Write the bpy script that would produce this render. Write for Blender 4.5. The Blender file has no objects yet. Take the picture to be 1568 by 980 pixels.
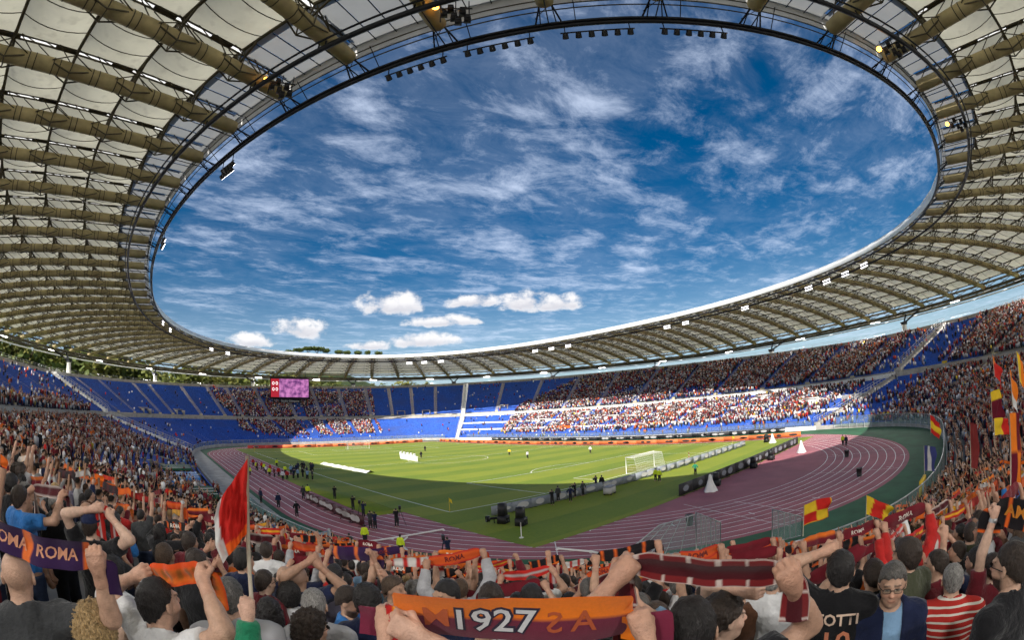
import bpy, math, random
import numpy as np
from mathutils import Vector, Matrix
R = math.radians
rng = np.random.default_rng(7)
random.seed(7)
scene = bpy.context.scene
col = scene.collection

# ------------------------------------------------------------------ camera
CAM = np.array([-61.869, -96.013, 10.353])
YAW, PITCH, ROLL, FPX = 0.716, 0.185, -0.055, 756.818   # focal length for a 1568 px wide frame
def cam_axes():
    f = np.array([math.sin(YAW)*math.cos(PITCH), math.cos(YAW)*math.cos(PITCH), math.sin(PITCH)])
    r = np.array([math.cos(YAW), -math.sin(YAW), 0.0]); u = np.cross(r, f)
    return r*math.cos(ROLL)+u*math.sin(ROLL), u*math.cos(ROLL)-r*math.sin(ROLL), f
CR, CU, CF = cam_axes()
cd = bpy.data.cameras.new('camera'); cam = bpy.data.objects.new('camera', cd); col.objects.link(cam)
cam.matrix_world = Matrix(((CR[0], CU[0], -CF[0], CAM[0]), (CR[1], CU[1], -CF[1], CAM[1]), (CR[2], CU[2], -CF[2], CAM[2]), (0, 0, 0, 1)))
cd.type = 'PANO'; cd.sensor_fit = 'HORIZONTAL'; cd.sensor_width = 36.0; cd.sensor_height = 36.0*641/1024
cd.clip_start = 0.05; cd.clip_end = 20000
cy = cd
cy.panorama_type = 'FISHEYE_LENS_POLYNOMIAL'            # the photograph's wide lens bends straight lines (equidistant)
cy.fisheye_fov = math.pi
cy.fisheye_polynomial_k0 = 0.0; cy.fisheye_polynomial_k1 = -1.0/(FPX/1568*36.0)
cy.fisheye_polynomial_k2 = 0.0; cy.fisheye_polynomial_k3 = 0.0; cy.fisheye_polynomial_k4 = 0.0
scene.camera = cam

# ------------------------------------------------------------------ sky
SUN_AZ, SUN_EL = R(239), R(39)
LAMP_W = 4000.0
w = bpy.data.worlds.new('World'); scene.world = w; w.use_nodes = True
nt = w.node_tree; N = nt.nodes; L = nt.links
for n in list(N): N.remove(n)
def wn(t, **k):
    n = N.new(t)
    for a, b in k.items(): setattr(n, a, b)
    return n
def wm(op, a, b=None, c=None, clamp=False):
    n = wn('ShaderNodeMath', operation=op, use_clamp=clamp)
    for i, v in enumerate((a, b, c)):
        if v is None: continue
        if isinstance(v, (int, float)): n.inputs[i].default_value = v
        else: L.new(v, n.inputs[i])
    return n.outputs[0]
def wmix(f, a, b):
    n = wn('ShaderNodeMix', data_type='RGBA')
    for i, v in ((0, f), (6, a), (7, b)):
        if isinstance(v, (int, float)): n.inputs[i].default_value = v
        elif isinstance(v, tuple): n.inputs[i].default_value = v
        else: L.new(v, n.inputs[i])
    return n.outputs[2]
sky = wn('ShaderNodeTexSky', sky_type='NISHITA', sun_disc=False)
sky.sun_elevation = SUN_EL; sky.sun_rotation = SUN_AZ; sky.altitude = 60; sky.air_density = 1.0; sky.dust_density = 0.6; sky.ozone_density = 2.4
hs = wn('ShaderNodeHueSaturation'); hs.inputs['Saturation'].default_value = 1.48; hs.inputs['Value'].default_value = 0.38
L.new(sky.outputs[0], hs.inputs['Color'])
tc = wn('ShaderNodeTexCoord'); sep = wn('ShaderNodeSeparateXYZ'); L.new(tc.outputs['Generated'], sep.inputs[0])
dx, dy, dz = sep.outputs
zz = wm('MAXIMUM', dz, 0.04)
comb = wn('ShaderNodeCombineXYZ')                        # a flat layer of high cloud
L.new(wm('DIVIDE', dx, zz), comb.inputs[0]); L.new(wm('DIVIDE', dy, zz), comb.inputs[1])
def wnoise(vec, scale, detail, rough, dist=0.0, off=0.0):
    m = wn('ShaderNodeMapping'); L.new(vec, m.inputs[0]); m.inputs['Location'].default_value = (off, off*1.7, off*.6)
    n = wn('ShaderNodeTexNoise', noise_dimensions='2D'); L.new(m.outputs[0], n.inputs['Vector'])
    n.inputs['Scale'].default_value = scale; n.inputs['Detail'].default_value = detail; n.inputs['Roughness'].default_value = rough; n.inputs['Distortion'].default_value = dist
    return n.outputs[0]
def wramp(v, a, b, smooth=True):
    n = wn('ShaderNodeMapRange', interpolation_type='SMOOTHSTEP' if smooth else 'LINEAR'); L.new(v, n.inputs[0])
    n.inputs[1].default_value = a; n.inputs[2].default_value = b
    return n.outputs[0]
big = wnoise(comb.outputs[0], 0.62, 3, 0.5, 0.0, 3.1)
strm = wn('ShaderNodeMapping'); L.new(comb.outputs[0], strm.inputs[0]); strm.inputs['Rotation'].default_value = (0, 0, R(35)); strm.inputs['Scale'].default_value = (0.82, 1.28, 1)
wisp = wnoise(strm.outputs[0], 2.1, 9, 0.66, 0.22, 5.3)
mott = wnoise(strm.outputs[0], 4.6, 8, 0.72, 0.3, 1.3)
cir = wm('ADD', wm('MULTIPLY', wisp, 0.56), wm('ADD', wm('MULTIPLY', big, 0.34), wm('MULTIPLY', mott, 0.44)))
cirr = wramp(cir, 0.595, 1.02); cir = wm('MULTIPLY', cirr, 0.80)
veil = wm('MULTIPLY', wramp(wm('ADD', wm('MULTIPLY', big, 0.6), wm('MULTIPLY', mott, 0.5)), 0.42, 0.75), 0.12)
# low fair-weather cumulus near the horizon
az = wm('ARCTAN2', dx, dy); el = wm('ARCSINE', dz)
c3 = wn('ShaderNodeCombineXYZ'); L.new(wm('MULTIPLY', az, 1.0), c3.inputs[0]); L.new(wm('MULTIPLY', el, 1.5), c3.inputs[1])
pn = wnoise(c3.outputs[0], 21, 7, 0.6, 0.0, 2.0)
edge = wm('MULTIPLY', wm('SUBTRACT', pn, 0.485), 3.6)
cum = None; under = None
CLOUDS = [(27.2, 12.5, 4.4, 1.7), (36.4, 12.8, 3.4, 1.0), (42.6, 12.4, 3.4, 1.5), (46.2, 12.0, 3.6, 1.3), (33.0, 10.6, 4.6, 0.9), (30.5, 8.4, 4.6, 1.2), (16.1, 9.7, 3.3, 1.5), (24.3, 8.0, 2.6, 0.8), (10.4, 8.2, 2.6, 1.1),
          (80, 9, 5, 1.3), (-30, 10, 5, 1.5)]
for (ca, ce, wa, we) in CLOUDS:
    u = wm('DIVIDE', wm('SUBTRACT', az, R(ca)), R(wa)); v = wm('DIVIDE', wm('SUBTRACT', el, R(ce)), R(we))
    vl = wm('MULTIPLY', wm('MINIMUM', v, 0.0), 1.9); vv = wm('ADD', wm('MAXIMUM', v, 0.0), vl)   # flatter base than top
    q = wm('SUBTRACT', 1.0, wm('ADD', wm('MULTIPLY', u, u), wm('MULTIPLY', vv, vv)))
    q = wm('ADD', q, edge)
    cum = q if cum is None else wm('MAXIMUM', cum, q)
    sh = wm('MULTIPLY', wramp(v, 0.5, -0.45), wramp(q, 0.3, 1.2))
    under = sh if under is None else wm('MAXIMUM', under, sh)
cm = wm('MULTIPLY', wramp(cum, -0.25, 0.95), 0.93)
skyc = wmix(wm('MAXIMUM', cir, veil), hs.outputs[0], (4.1, 4.7, 5.9, 1))
ccol = wmix(wm('ADD', wm('MULTIPLY', under, 0.6), wm('MULTIPLY', wramp(pn, 0.62, 0.36), 0.35), clamp=True), (5.6, 5.5, 5.5, 1), (2.5, 2.5, 3.0, 1))
skyc = wmix(wm('MULTIPLY', wramp(el, R(17), R(2)), 0.34), skyc, (3.6, 4.6, 5.6, 1))
skyc = wmix(cm, skyc, ccol)
w.cycles.sampling_method = 'MANUAL'; w.cycles.sample_map_resolution = 512
bg = wn('ShaderNodeBackground'); bg.inputs[1].default_value = 0.1; L.new(skyc, bg.inputs[0])
out = wn('ShaderNodeOutputWorld'); L.new(bg.outputs[0], out.inputs[0])

# ------------------------------------------------------------------ sun and exposure
sd = bpy.data.lights.new('sun', 'SUN'); sd.energy = 3.9; sd.angle = R(0.53); sd.color = (1.0, 0.95, 0.87)
sun = bpy.data.objects.new('sun', sd); col.objects.link(sun)
sdir = np.array([math.sin(SUN_AZ)*math.cos(SUN_EL), math.cos(SUN_AZ)*math.cos(SUN_EL), math.sin(SUN_EL)])
sun.rotation_euler = Vector(sdir).to_track_quat('Z', 'Y').to_euler(); sun.location = (-80, -60, 120)
vs = scene.view_settings; vs.view_transform = 'Standard'; vs.look = 'None'; vs.gamma = 1.0; vs.use_curve_mapping = False
vs.exposure = 0.98
cyc = scene.cycles
cyc.use_denoising = True
try: cyc.denoiser = 'OPENIMAGEDENOISE'
except Exception: pass
cyc.max_bounces = 4; cyc.diffuse_bounces = 2; cyc.glossy_bounces = 2; cyc.use_adaptive_sampling = True; cyc.adaptive_threshold = 0.04; cyc.transmission_bounces = 4; cyc.transparent_max_bounces = 6
cyc.caustics_reflective = False; cyc.caustics_refractive = False; cyc.sample_clamp_indirect = 8.0

# ------------------------------------------------------------------ helpers
class MB:
    """collects vertices and faces; build() links them as one mesh object"""
    def __init__(s): s.V = []; s.F = []; s.M = []; s.C = []; s.n = 0; s.hascol = False
    def add(s, V, F, m=0, c=None):
        V = np.asarray(V, float).reshape(-1, 3); F = np.asarray(F, int)
        s.V.append(V); s.F.append(F + s.n); s.M.append(np.full(len(F), m)); s.n += len(V)
        if c is not None: s.hascol = True
        s.C.append(np.broadcast_to(np.asarray((1, 1, 1) if c is None else c, float), (len(V), 3)))
        return s
    def box(s, c, d, m=0, X=(1, 0, 0), Y=(0, 1, 0), Z=(0, 0, 1), taper=1.0, col_=None):
        c = np.asarray(c, float); X, Y, Z = (np.asarray(a, float) for a in (X, Y, Z))
        P = []
        for k, z in enumerate((-.5, .5)):
            t = taper if k else 1.0
            for x, y in ((-.5, -.5), (.5, -.5), (.5, .5), (-.5, .5)): P.append(c+X*d[0]*x*t+Y*d[1]*y*t+Z*d[2]*z)
        return s.add(P, [(3, 2, 1, 0), (4, 5, 6, 7), (0, 1, 5, 4), (1, 2, 6, 5), (2, 3, 7, 6), (3, 0, 4, 7)], m, col_)
    def tube(s, P, r, n=6, m=0, caps=True, closed=False, up=(0, 0, 1), c=None):
        P = np.asarray(P, float); k = len(P); r = np.broadcast_to(np.asarray(r, float), (k,))
        T = np.gradient(P, axis=0) if not closed else np.roll(P, -1, 0)-np.roll(P, 1, 0)
        T /= np.linalg.norm(T, axis=1)[:, None]+1e-12
        up = np.broadcast_to(np.asarray(up, float), (k, 3))
        A = np.cross(T, up); bad = np.linalg.norm(A, axis=1) < 1e-3
        if bad.any(): A[bad] = np.cross(T[bad], (1, 0, 0)) + 1e-9
        A /= np.linalg.norm(A, axis=1)[:, None]+1e-12; B = np.cross(A, T)
        a = np.linspace(0, 2*np.pi, n, endpoint=False)+np.pi/n
        V = P[:, None]+r[:, None, None]*(A[:, None]*np.cos(a)[None, :, None]+B[:, None]*np.sin(a)[None, :, None])
        i = np.arange(k if closed else k-1)[:, None]; j = np.arange(n)[None]
        i2 = (i+1) % k; j2 = (j+1) % n
        F = np.stack([i*n+j, i*n+j2, i2*n+j2, i2*n+j], -1).reshape(-1, 4)
        s.add(V.reshape(-1, 3), F, m, c)
        if caps and not closed:
            b = s.n-k*n
            s.F.append(np.array([[b+x for x in range(n)]])); s.M.append(np.array([m]))
            s.F.append(np.array([[b+(k-1)*n+x for x in range(n)][::-1]])); s.M.append(np.array([m]))
        return s
    def rod(s, a, b, r, n=4, m=0, caps=False, c=None): return s.tube([a, b], r, n, m, caps, c=c)
    def grid(s, P, m=0, c=None, wrap=False):
        P = np.asarray(P, float); a, b = P.shape[:2]
        i = np.arange(a-1)[:, None]; j = np.arange(b if wrap else b-1)[None]; j2 = (j+1) % b
        F = np.stack([i*b+j, i*b+j2, (i+1)*b+j2, (i+1)*b+j], -1).reshape(-1, 4)
        return s.add(P.reshape(-1, 3), F, m, c)
    def build(s, name, mats, parent=None, smooth=False, **tags):
        me = bpy.data.meshes.new(name)
        V = np.concatenate(s.V) if s.V else np.zeros((0, 3))
        me.vertices.add(len(V)); me.vertices.foreach_set('co', V.astype(np.float32).ravel())
        tot = np.concatenate([np.full(len(F), F.shape[1]) for F in s.F]); idx = np.concatenate([F.ravel() for F in s.F])
        me.loops.add(len(idx)); me.loops.foreach_set('vertex_index', idx.astype(np.int32))
        me.polygons.add(len(tot)); me.polygons.foreach_set('loop_start', np.concatenate([[0], np.cumsum(tot)[:-1]]).astype(np.int32))
        mats = mats if isinstance(mats, (list, tuple)) else [mats]
        for m in mats: me.materials.append(m)
        if len(mats) > 1: me.polygons.foreach_set('material_index', np.concatenate(s.M).astype(np.int32))
        if smooth: me.polygons.foreach_set('use_smooth', np.ones(len(tot), bool))
        if s.hascol:
            at = me.color_attributes.new('Col', 'FLOAT_COLOR', 'POINT')
            C4 = np.ones((len(V), 4), np.float32); C4[:, :3] = np.concatenate(s.C); at.data.foreach_set('color', C4.ravel())
        me.update(calc_edges=True)
        return link(name, me, parent, **tags)
def link(name, data, parent=None, label=None, cat=None, group=None, kind=None):
    o = bpy.data.objects.new(name, data); col.objects.link(o)
    if parent is not None: o.parent = parent
    tag(o, label, cat, group, kind); return o
def tag(o, label=None, cat=None, group=None, kind=None):
    if label: o['label'] = label
    if cat: o['category'] = cat
    if group: o['group'] = group
    if kind: o['kind'] = kind
    return o
def empty(name, loc=(0, 0, 0), rz=0.0, **tags):
    o = link(name, None, **tags); o.location = loc; o.rotation_euler = (0, 0, rz); o.empty_display_size = 0.2; return o

def material(name, color, rough=0.7, var=0.0, scale=3.0, bump=0.0, bscale=None, metal=0.0, spec=0.3, emit=0.0, attr=False, trans=0.0, alpha=1.0, detail=4, obj=True, var2=None, sheen=0.0):
    m = bpy.data.materials.new(name); m.use_nodes = True; t = m.node_tree; b = t.nodes['Principled BSDF']; o = t.nodes['Material Output']
    b.inputs['Roughness'].default_value = rough; b.inputs['Metallic'].default_value = metal; b.inputs['Specular IOR Level'].default_value = spec
    csrc = None
    if attr:
        a = t.nodes.new('ShaderNodeAttribute'); a.attribute_name = 'Col'; csrc = a.outputs[0]
    co = t.nodes.new('ShaderNodeTexCoord')
    vec = co.outputs['Object']
    if not obj:
        g = t.nodes.new('ShaderNodeNewGeometry'); vec = g.outputs['Position']
    if var > 0:
        n = t.nodes.new('ShaderNodeTexNoise'); n.inputs['Scale'].default_value = scale; n.inputs['Detail'].default_value = detail; n.inputs['Roughness'].default_value = 0.6
        t.links.new(vec, n.inputs['Vector'])
        mr = t.nodes.new('ShaderNodeMapRange'); mr.inputs[1].default_value = 0.3; mr.inputs[2].default_value = 0.7; mr.inputs[3].default_value = 1-var; mr.inputs[4].default_value = 1+var
        t.links.new(n.outputs[0], mr.inputs[0])
        v = t.nodes.new('ShaderNodeMix'); v.data_type = 'RGBA'; v.blend_type = 'MULTIPLY'; v.inputs[0].default_value = 1.0
        if csrc: t.links.new(csrc, v.inputs[6])
        else: v.inputs[6].default_value = (*color, 1)
        t.links.new(mr.outputs[0], v.inputs[7]); csrc = v.outputs[2]
        if var2:
            n2 = t.nodes.new('ShaderNodeTexNoise'); n2.inputs['Scale'].default_value = var2[1]; n2.inputs['Detail'].default_value = 3
            t.links.new(vec, n2.inputs['Vector'])
            r2 = t.nodes.new('ShaderNodeMapRange'); r2.inputs[1].default_value = var2[2]; r2.inputs[2].default_value = var2[3]; t.links.new(n2.outputs[0], r2.inputs[0])
            x = t.nodes.new('ShaderNodeMix'); x.data_type = 'RGBA'; t.links.new(r2.outputs[0], x.inputs[0]); t.links.new(csrc, x.inputs[6]); x.inputs[7].default_value = (*var2[0], 1); csrc = x.outputs[2]
    if csrc: t.links.new(csrc, b.inputs['Base Color'])
    else: b.inputs['Base Color'].default_value = (*color, 1)
    if bump > 0:
        n = t.nodes.new('ShaderNodeTexNoise'); n.inputs['Scale'].default_value = bscale or scale*3; n.inputs['Detail'].default_value = 5; t.links.new(vec, n.inputs['Vector'])
        bp = t.nodes.new('ShaderNodeBump'); bp.inputs['Strength'].default_value = min(1, bump); bp.inputs['Distance'].default_value = 0.02*bump; t.links.new(n.outputs[0], bp.inputs['Height']); t.links.new(bp.outputs[0], b.inputs['Normal'])
    if sheen: b.inputs['Sheen Weight'].default_value = sheen
    if emit:
        b.inputs['Emission Color'].default_value = (*color, 1); b.inputs['Emission Strength'].default_value = emit
    if trans > 0:
        tr = t.nodes.new('ShaderNodeBsdfTranslucent'); mx = t.nodes.new('ShaderNodeMixShader'); mx.inputs[0].default_value = trans
        if csrc: t.links.new(csrc, tr.inputs[0])
        else: tr.inputs[0].default_value = (*color, 1)
        t.links.new(b.outputs[0], mx.inputs[1]); t.links.new(tr.outputs[0], mx.inputs[2]); t.links.new(mx.outputs[0], o.inputs[0])
    if alpha < 1: b.inputs['Alpha'].default_value = alpha
    return m
def glass(name, color, alpha):
    m = bpy.data.materials.new(name); m.use_nodes = True; t = m.node_tree; o = t.nodes['Material Output']; b = t.nodes['Principled BSDF']
    b.inputs['Base Color'].default_value = (*color, 1); b.inputs['Roughness'].default_value = 0.12
    tr = t.nodes.new('ShaderNodeBsdfTransparent'); tr.inputs[0].default_value = (0.82, 0.92, 0.9, 1)
    mx = t.nodes.new('ShaderNodeMixShader'); mx.inputs[0].default_value = alpha
    t.links.new(tr.outputs[0], mx.inputs[1]); t.links.new(b.outputs[0], mx.inputs[2]); t.links.new(mx.outputs[0], o.inputs[0]); return m
def at_px(x, y, d):
    """point seen at pixel (x, y) of the photograph, d metres from the camera: used to measure where things stand"""
    a, b = x-784.0, 490.0-y; rr = math.hypot(a, b)+1e-9; th = rr/FPX
    return CAM + d*((CR*a/rr+CU*b/rr)*math.sin(th)+CF*math.cos(th))
def to_px(P):
    d = np.asarray(P, float)-CAM; a, b, c = d@CR, d@CU, d@CF; rr = np.hypot(a, b)+1e-9; th = np.arctan2(rr, c)
    return np.stack([784+a/rr*th*FPX, 490-b/rr*th*FPX], -1)
# ------------------------------------------------------------------ the bowl's plan: superellipses round the pitch
CX, CY = 0.2, -3.6
class Curve:
    def __init__(s, a, b, n):
        t = np.linspace(0, 2*np.pi, 4001); c, q = np.cos(t), np.sin(t)
        r = ((np.abs(c)/a)**n+(np.abs(q)/b)**n)**(-1/n)
        s.x = CX+r*c; s.y = CY+r*q
        L_ = np.concatenate([[0], np.cumsum(np.hypot(np.diff(s.x), np.diff(s.y)))]); s.len = L_[-1]; s.w = L_/L_[-1]
    def __call__(s, w):
        w = np.asarray(w, float) % 1.0
        return np.stack([np.interp(w, s.w, s.x), np.interp(w, s.w, s.y)], -1)
C_FRONT = Curve(55.0, 92.8, 3.6); C_TOP = Curve(108, 142, 2.3)
C_IN = Curve(65.1, 97.9, 2.246); C_OUT = Curve(116, 150, 2.2)
def ring_normal(C, w):
    d = C(np.asarray(w)+2e-3)-C(np.asarray(w)-2e-3); n = np.stack([d[..., 1], -d[..., 0]], -1); return n/np.linalg.norm(n, axis=-1)[..., None]
S_MID = 0.55
def zprof(s, w=0.6):
    s = np.asarray(s, float); top = 20.2+4.3*np.clip(np.cos(2*np.pi*(np.asarray(w)-0.16)), 0, 1)
    return np.where(s < S_MID, 0.62+(8.88-0.62)*s/S_MID, 9.9+(top-9.9)*(s-S_MID)/(1-S_MID))
def bowl(w, s):
    s = np.asarray(s, float)
    p = C_FRONT(w)*(1-s)[..., None]+C_TOP(w)*s[..., None]
    return np.concatenate([p, np.broadcast_to(zprof(s, w), p.shape[:-1])[..., None]], -1)
_gw, _gs = np.meshgrid(np.linspace(0, 1, 1201), np.linspace(-0.05, 1.1, 93), indexing='ij')
_gp = C_FRONT(_gw)*(1-_gs)[..., None]+C_TOP(_gw)*_gs[..., None]
def inv(x, y):
    d = (_gp[..., 0]-x)**2+(_gp[..., 1]-y)**2; i = np.unravel_index(np.argmin(d), d.shape); return _gw[i], _gs[i]
def floor_z(x, y):
    w_, s_ = inv(x, y); return float(zprof(min(max(s_, 0), 1), w_))
# ================================================================== materials of the setting
M = {}
M['concrete'] = material('concrete', (0.36, 0.34, 0.31), 0.85, 0.25, 0.6, 0.3, 6, obj=False)
M['white_wall'] = material('white_wall', (0.72, 0.71, 0.68), 0.75, 0.12, 0.8, obj=False)
M['seat_blue'] = material('seat_blue', (0.034, 0.10, 0.43), 0.75, 0.45, 1.9, obj=False, detail=8, spec=0.12, var2=((0.05, 0.09, 0.30), 0.16, 0.45, 0.8))
M['stair'] = material('stair', (0.52, 0.44, 0.28), 0.85, 0.2, 1.2, obj=False)
M['yellow'] = material('yellow_paint', (0.62, 0.42, 0.03), 0.6, 0.15, 1.0, obj=False)
M['track'] = material('track_rubber', (0.33, 0.112, 0.135), 0.85, 0.22, 0.35, 0.4, 30, obj=False, var2=((0.25, 0.10, 0.125), 0.07, 0.42, 0.72))
M['line'] = material('white_line', (0.72, 0.71, 0.69), 0.7, 0.1, 2.0, obj=False)
M['margin'] = material('green_rubber', (0.022, 0.095, 0.045), 0.8, 0.3, 0.4, obj=False)
M['steel'] = material('galvanised_steel', (0.42, 0.43, 0.44), 0.45, 0.15, 2.0, metal=0.6)
M['dark_steel'] = material('dark_steel', (0.022, 0.023, 0.028), 0.45, 0.2, 1.5, metal=0.2, obj=False)
M['rib'] = material('khaki_tube', (0.47, 0.385, 0.20), 0.6, 0.3, 0.5, 0.15, 3, obj=False, var2=((0.30, 0.235, 0.115), 0.35, 0.5, 0.8))
M['rod'] = material('olive_rods', (0.10, 0.085, 0.055), 0.55, 0.25, 1.0, metal=0.2, obj=False)
M['membrane'] = material('roof_membrane', (0.68, 0.66, 0.53), 0.75, 0.12, 0.3, 0.3, 1.2, detail=7, var2=((0.52, 0.50, 0.40), 0.8, 0.56, 0.78), obj=False, trans=0.30)
M['glasspanel'] = material('grey_polycarbonate', (0.34, 0.35, 0.35), 0.35, 0.08, 0.4, obj=False, trans=0.45)
M['fascia'] = material('white_fascia', (0.74, 0.74, 0.74), 0.4, 0.08, 0.5, obj=False)
M['eave'] = material('white_eave_membrane', (0.85, 0.85, 0.84), 0.6, obj=False, trans=0.35)
M['ridge'] = material('sky_slit_cover', (0.9, 0.9, 0.88), 0.6, obj=False, trans=0.7)  # translucent white standing for bright sky glimpsed through the open slits
M['teal_glass'] = glass('teal_glass', (0.16, 0.30, 0.30), 0.62)
M['clear_glass'] = glass('clear_glass', (0.32, 0.40, 0.42), 0.32)
M['black'] = material('black_plastic', (0.015, 0.015, 0.017), 0.5)
M['lamp'] = material('floodlight_glow', (1.0, 0.98, 1.0), 0.4, emit=9.0)
M['lamp_off'] = material('floodlight_glass', (0.1, 0.11, 0.13), 0.15)
M['lamp_orange'] = material('orange_lamp_glow', (1.0, 0.42, 0.05), 0.4, emit=5.0)
def grass_mat():
    m = bpy.data.materials.new('pitch_grass'); m.use_nodes = True; t = m.node_tree; b = t.nodes['Principled BSDF']; b.inputs['Roughness'].default_value = 0.8; b.inputs['Specular IOR Level'].default_value = 0.15
    g = t.nodes.new('ShaderNodeNewGeometry'); sp = t.nodes.new('ShaderNodeSeparateXYZ'); t.links.new(g.outputs['Position'], sp.inputs[0])
    def mth(op, a, b_=None):
        n = t.nodes.new('ShaderNodeMath'); n.operation = op
        for i, v in enumerate((a, b_)):
            if v is None: continue
            if isinstance(v, (int, float)): n.inputs[i].default_value = v
            else: t.links.new(v, n.inputs[i])
        return n.outputs[0]
    wv = mth('SINE', mth('MULTIPLY', sp.outputs[1], math.pi/5.25))
    st = mth('MULTIPLY', mth('ADD', mth('GREATER_THAN', wv, 0.0), -0.5), 0.28)     # mown stripes
    n1 = t.nodes.new('ShaderNodeTexNoise'); n1.inputs['Scale'].default_value = 0.16; n1.inputs['Detail'].default_value = 6; t.links.new(g.outputs['Position'], n1.inputs['Vector'])
    n2 = t.nodes.new('ShaderNodeTexNoise'); n2.inputs['Scale'].default_value = 2.6; n2.inputs['Detail'].default_value = 8; n2.inputs['Roughness'].default_value = 0.75; t.links.new(g.outputs['Position'], n2.inputs['Vector'])
    k = mth('ADD', mth('ADD', st, mth('MULTIPLY', mth('SUBTRACT', n1.outputs[0], 0.5), 0.6)), mth('MULTIPLY', mth('SUBTRACT', n2.outputs[0], 0.5), 0.9))
    rp = t.nodes.new('ShaderNodeValToRGB'); e = rp.color_ramp.elements
    e[0].position = 0.0; e[0].color = (0.075, 0.155, 0.02, 1); e[1].position = 1.0; e[1].color = (0.27, 0.285, 0.034, 1)
    t.links.new(mth('ADD', k, 0.5), rp.inputs[0])
    ay = mth('DIVIDE', mth('SUBTRACT', mth('ABSOLUTE', sp.outputs[1]), 49.5), 4.2); ax_ = mth('DIVIDE', sp.outputs[0], 7.5)
    wr = mth('SUBTRACT', mth('ADD', mth('SUBTRACT', 1.0, mth('ADD', mth('MULTIPLY', ay, ay), mth('MULTIPLY', ax_, ax_))), mth('MULTIPLY', n2.outputs[0], 1.2)), 0.75)
    ws = t.nodes.new('ShaderNodeMapRange'); t.links.new(wr, ws.inputs[0]); ws.inputs[4].default_value = .55
    mw = t.nodes.new('ShaderNodeMix'); mw.data_type = 'RGBA'; t.links.new(ws.outputs[0], mw.inputs[0]); t.links.new(rp.outputs[0], mw.inputs[6]); mw.inputs[7].default_value = (.24, .20, .07, 1); t.links.new(mw.outputs[2], b.inputs['Base Color'])
    return m
M['grass'] = grass_mat()

def struct(mb, name, mats, parent=None, **k):
    return mb.build(name, mats, parent, kind='structure' if parent is None else None, **k)
# ================================================================== ground, pitch, track
g = MB(); g.add([(-6000, -6000, -0.12), (6000, -6000, -0.12), (6000, 6000, -0.12), (-6000, 6000, -0.12)], [(0, 1, 2, 3)])
struct(g, 'ground', material('park_ground', (0.10, 0.12, 0.05), 0.9, 0.4, 0.01, obj=False))
ang = np.linspace(0, 2*np.pi, 241)[:-1]
def disc(pts, z, name, m, parent=None):
    b = MB(); P = np.c_[pts, np.full(len(pts), z)]; b.add(P, [list(range(len(P)))]); return struct(b, name, m, parent)
disc(C_FRONT(np.linspace(0, 1, 241)[:-1]), 0.0, 'track_margin', M['margin'])
b = MB(); b.add([(-56, -60, .003), (-49.9, -60, .003), (-49.9, 78, .003), (-56, 78, .003)], [(0, 1, 2, 3)]); struct(b, 'side_apron', M['concrete'])
def oval(r, n=60, yc=42.2):
    a = np.linspace(0, np.pi, n+1); top = np.c_[r*np.cos(a), yc+r*np.sin(a)]
    return np.r_[top, -top]
track = disc(oval(49.2), 0.006, 'running_track', M['track'])
for i in range(10):
    r = 37.75+1.2*i; P = oval(r-0.05); Q = oval(r+0.05); b = MB()
    P = np.r_[P, P[:1]]; Q = np.r_[Q, Q[:1]]
    b.grid(np.stack([np.c_[P, np.full(len(P), .0105)], np.c_[Q, np.full(len(Q), .0105)]])); b.build('lane_line', M['line'], track)
def strip(b, p, q, wdt, z):
    p, q = np.array(p, float), np.array(q, float); d = (q-p)/np.linalg.norm(q-p); n = np.array([-d[1], d[0]])*wdt/2
    b.add([(*(p-n), z), (*(q-n), z), (*(q+n), z), (*(p+n), z)], [(0, 1, 2, 3)])
for p, q in (((-48.7, -44), (-37.8, -44)), ((-48.7, -30), (-37.8, -30)), ((-48.7, 42), (-37.8, 42)), ((-26, -84.5), (-20, -71.5)), ((-4, -79.5), (-4, -90.5)), ((-18, -76), (-22, -85)), ((8, -79), (12, -89)), ((-31, -64.3), (-38, -72)), ((48.7, -44), (37.8, -44))):
    b = MB(); strip(b, p, q, 0.07, .0145); b.build('relay_mark', M['line'], track)
for i in range(16):                                       # short lane ticks
    a = -2.75+0.16*i; r0 = 38.4+1.2*(i % 9); c, s_ = math.cos(a), math.sin(a); b = MB()
    strip(b, (r0*c, -42.2+r0*s_), ((r0+.9)*c, -42.2+(r0+.9)*s_), 0.12, .0145); b.build('lane_tick', M['line'], track)
pitch = disc(np.array([(-37.6, -69.2), (37.6, -69.2), (37.6, 69.2), (-37.6, 69.2)]), 0.02, 'pitch', M['grass'])
b = MB(); b.box((-39.5, -28.5, .0), (3.9, 41, .012)); b.box((-39.5, -28.5, .012), (3.9, 41, .012)); b.build('turf_margin', M['grass'], pitch)
LW = 0.14
def mark(segs, name='pitch_marking'):
    for p, q in segs:
        b = MB(); strip(b, p, q, LW, .0265); b.build(name, M['line'], pitch)
mark([((-34, -52.5), (34, -52.5)), ((-34, 52.5), (34, 52.5)), ((-34, -52.5), (-34, 52.5)), ((34, -52.5), (34, 52.5)), ((-34, 0), (34, 0))])
for s_ in (-1, 1):
    mark([((-20.16, s_*52.5), (-20.16, s_*36)), ((20.16, s_*52.5), (20.16, s_*36)), ((-20.16, s_*36), (20.16, s_*36)), ((-9.16, s_*52.5), (-9.16, s_*47)), ((9.16, s_*52.5), (9.16, s_*47)), ((-9.16, s_*47), (9.16, s_*47))])
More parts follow.
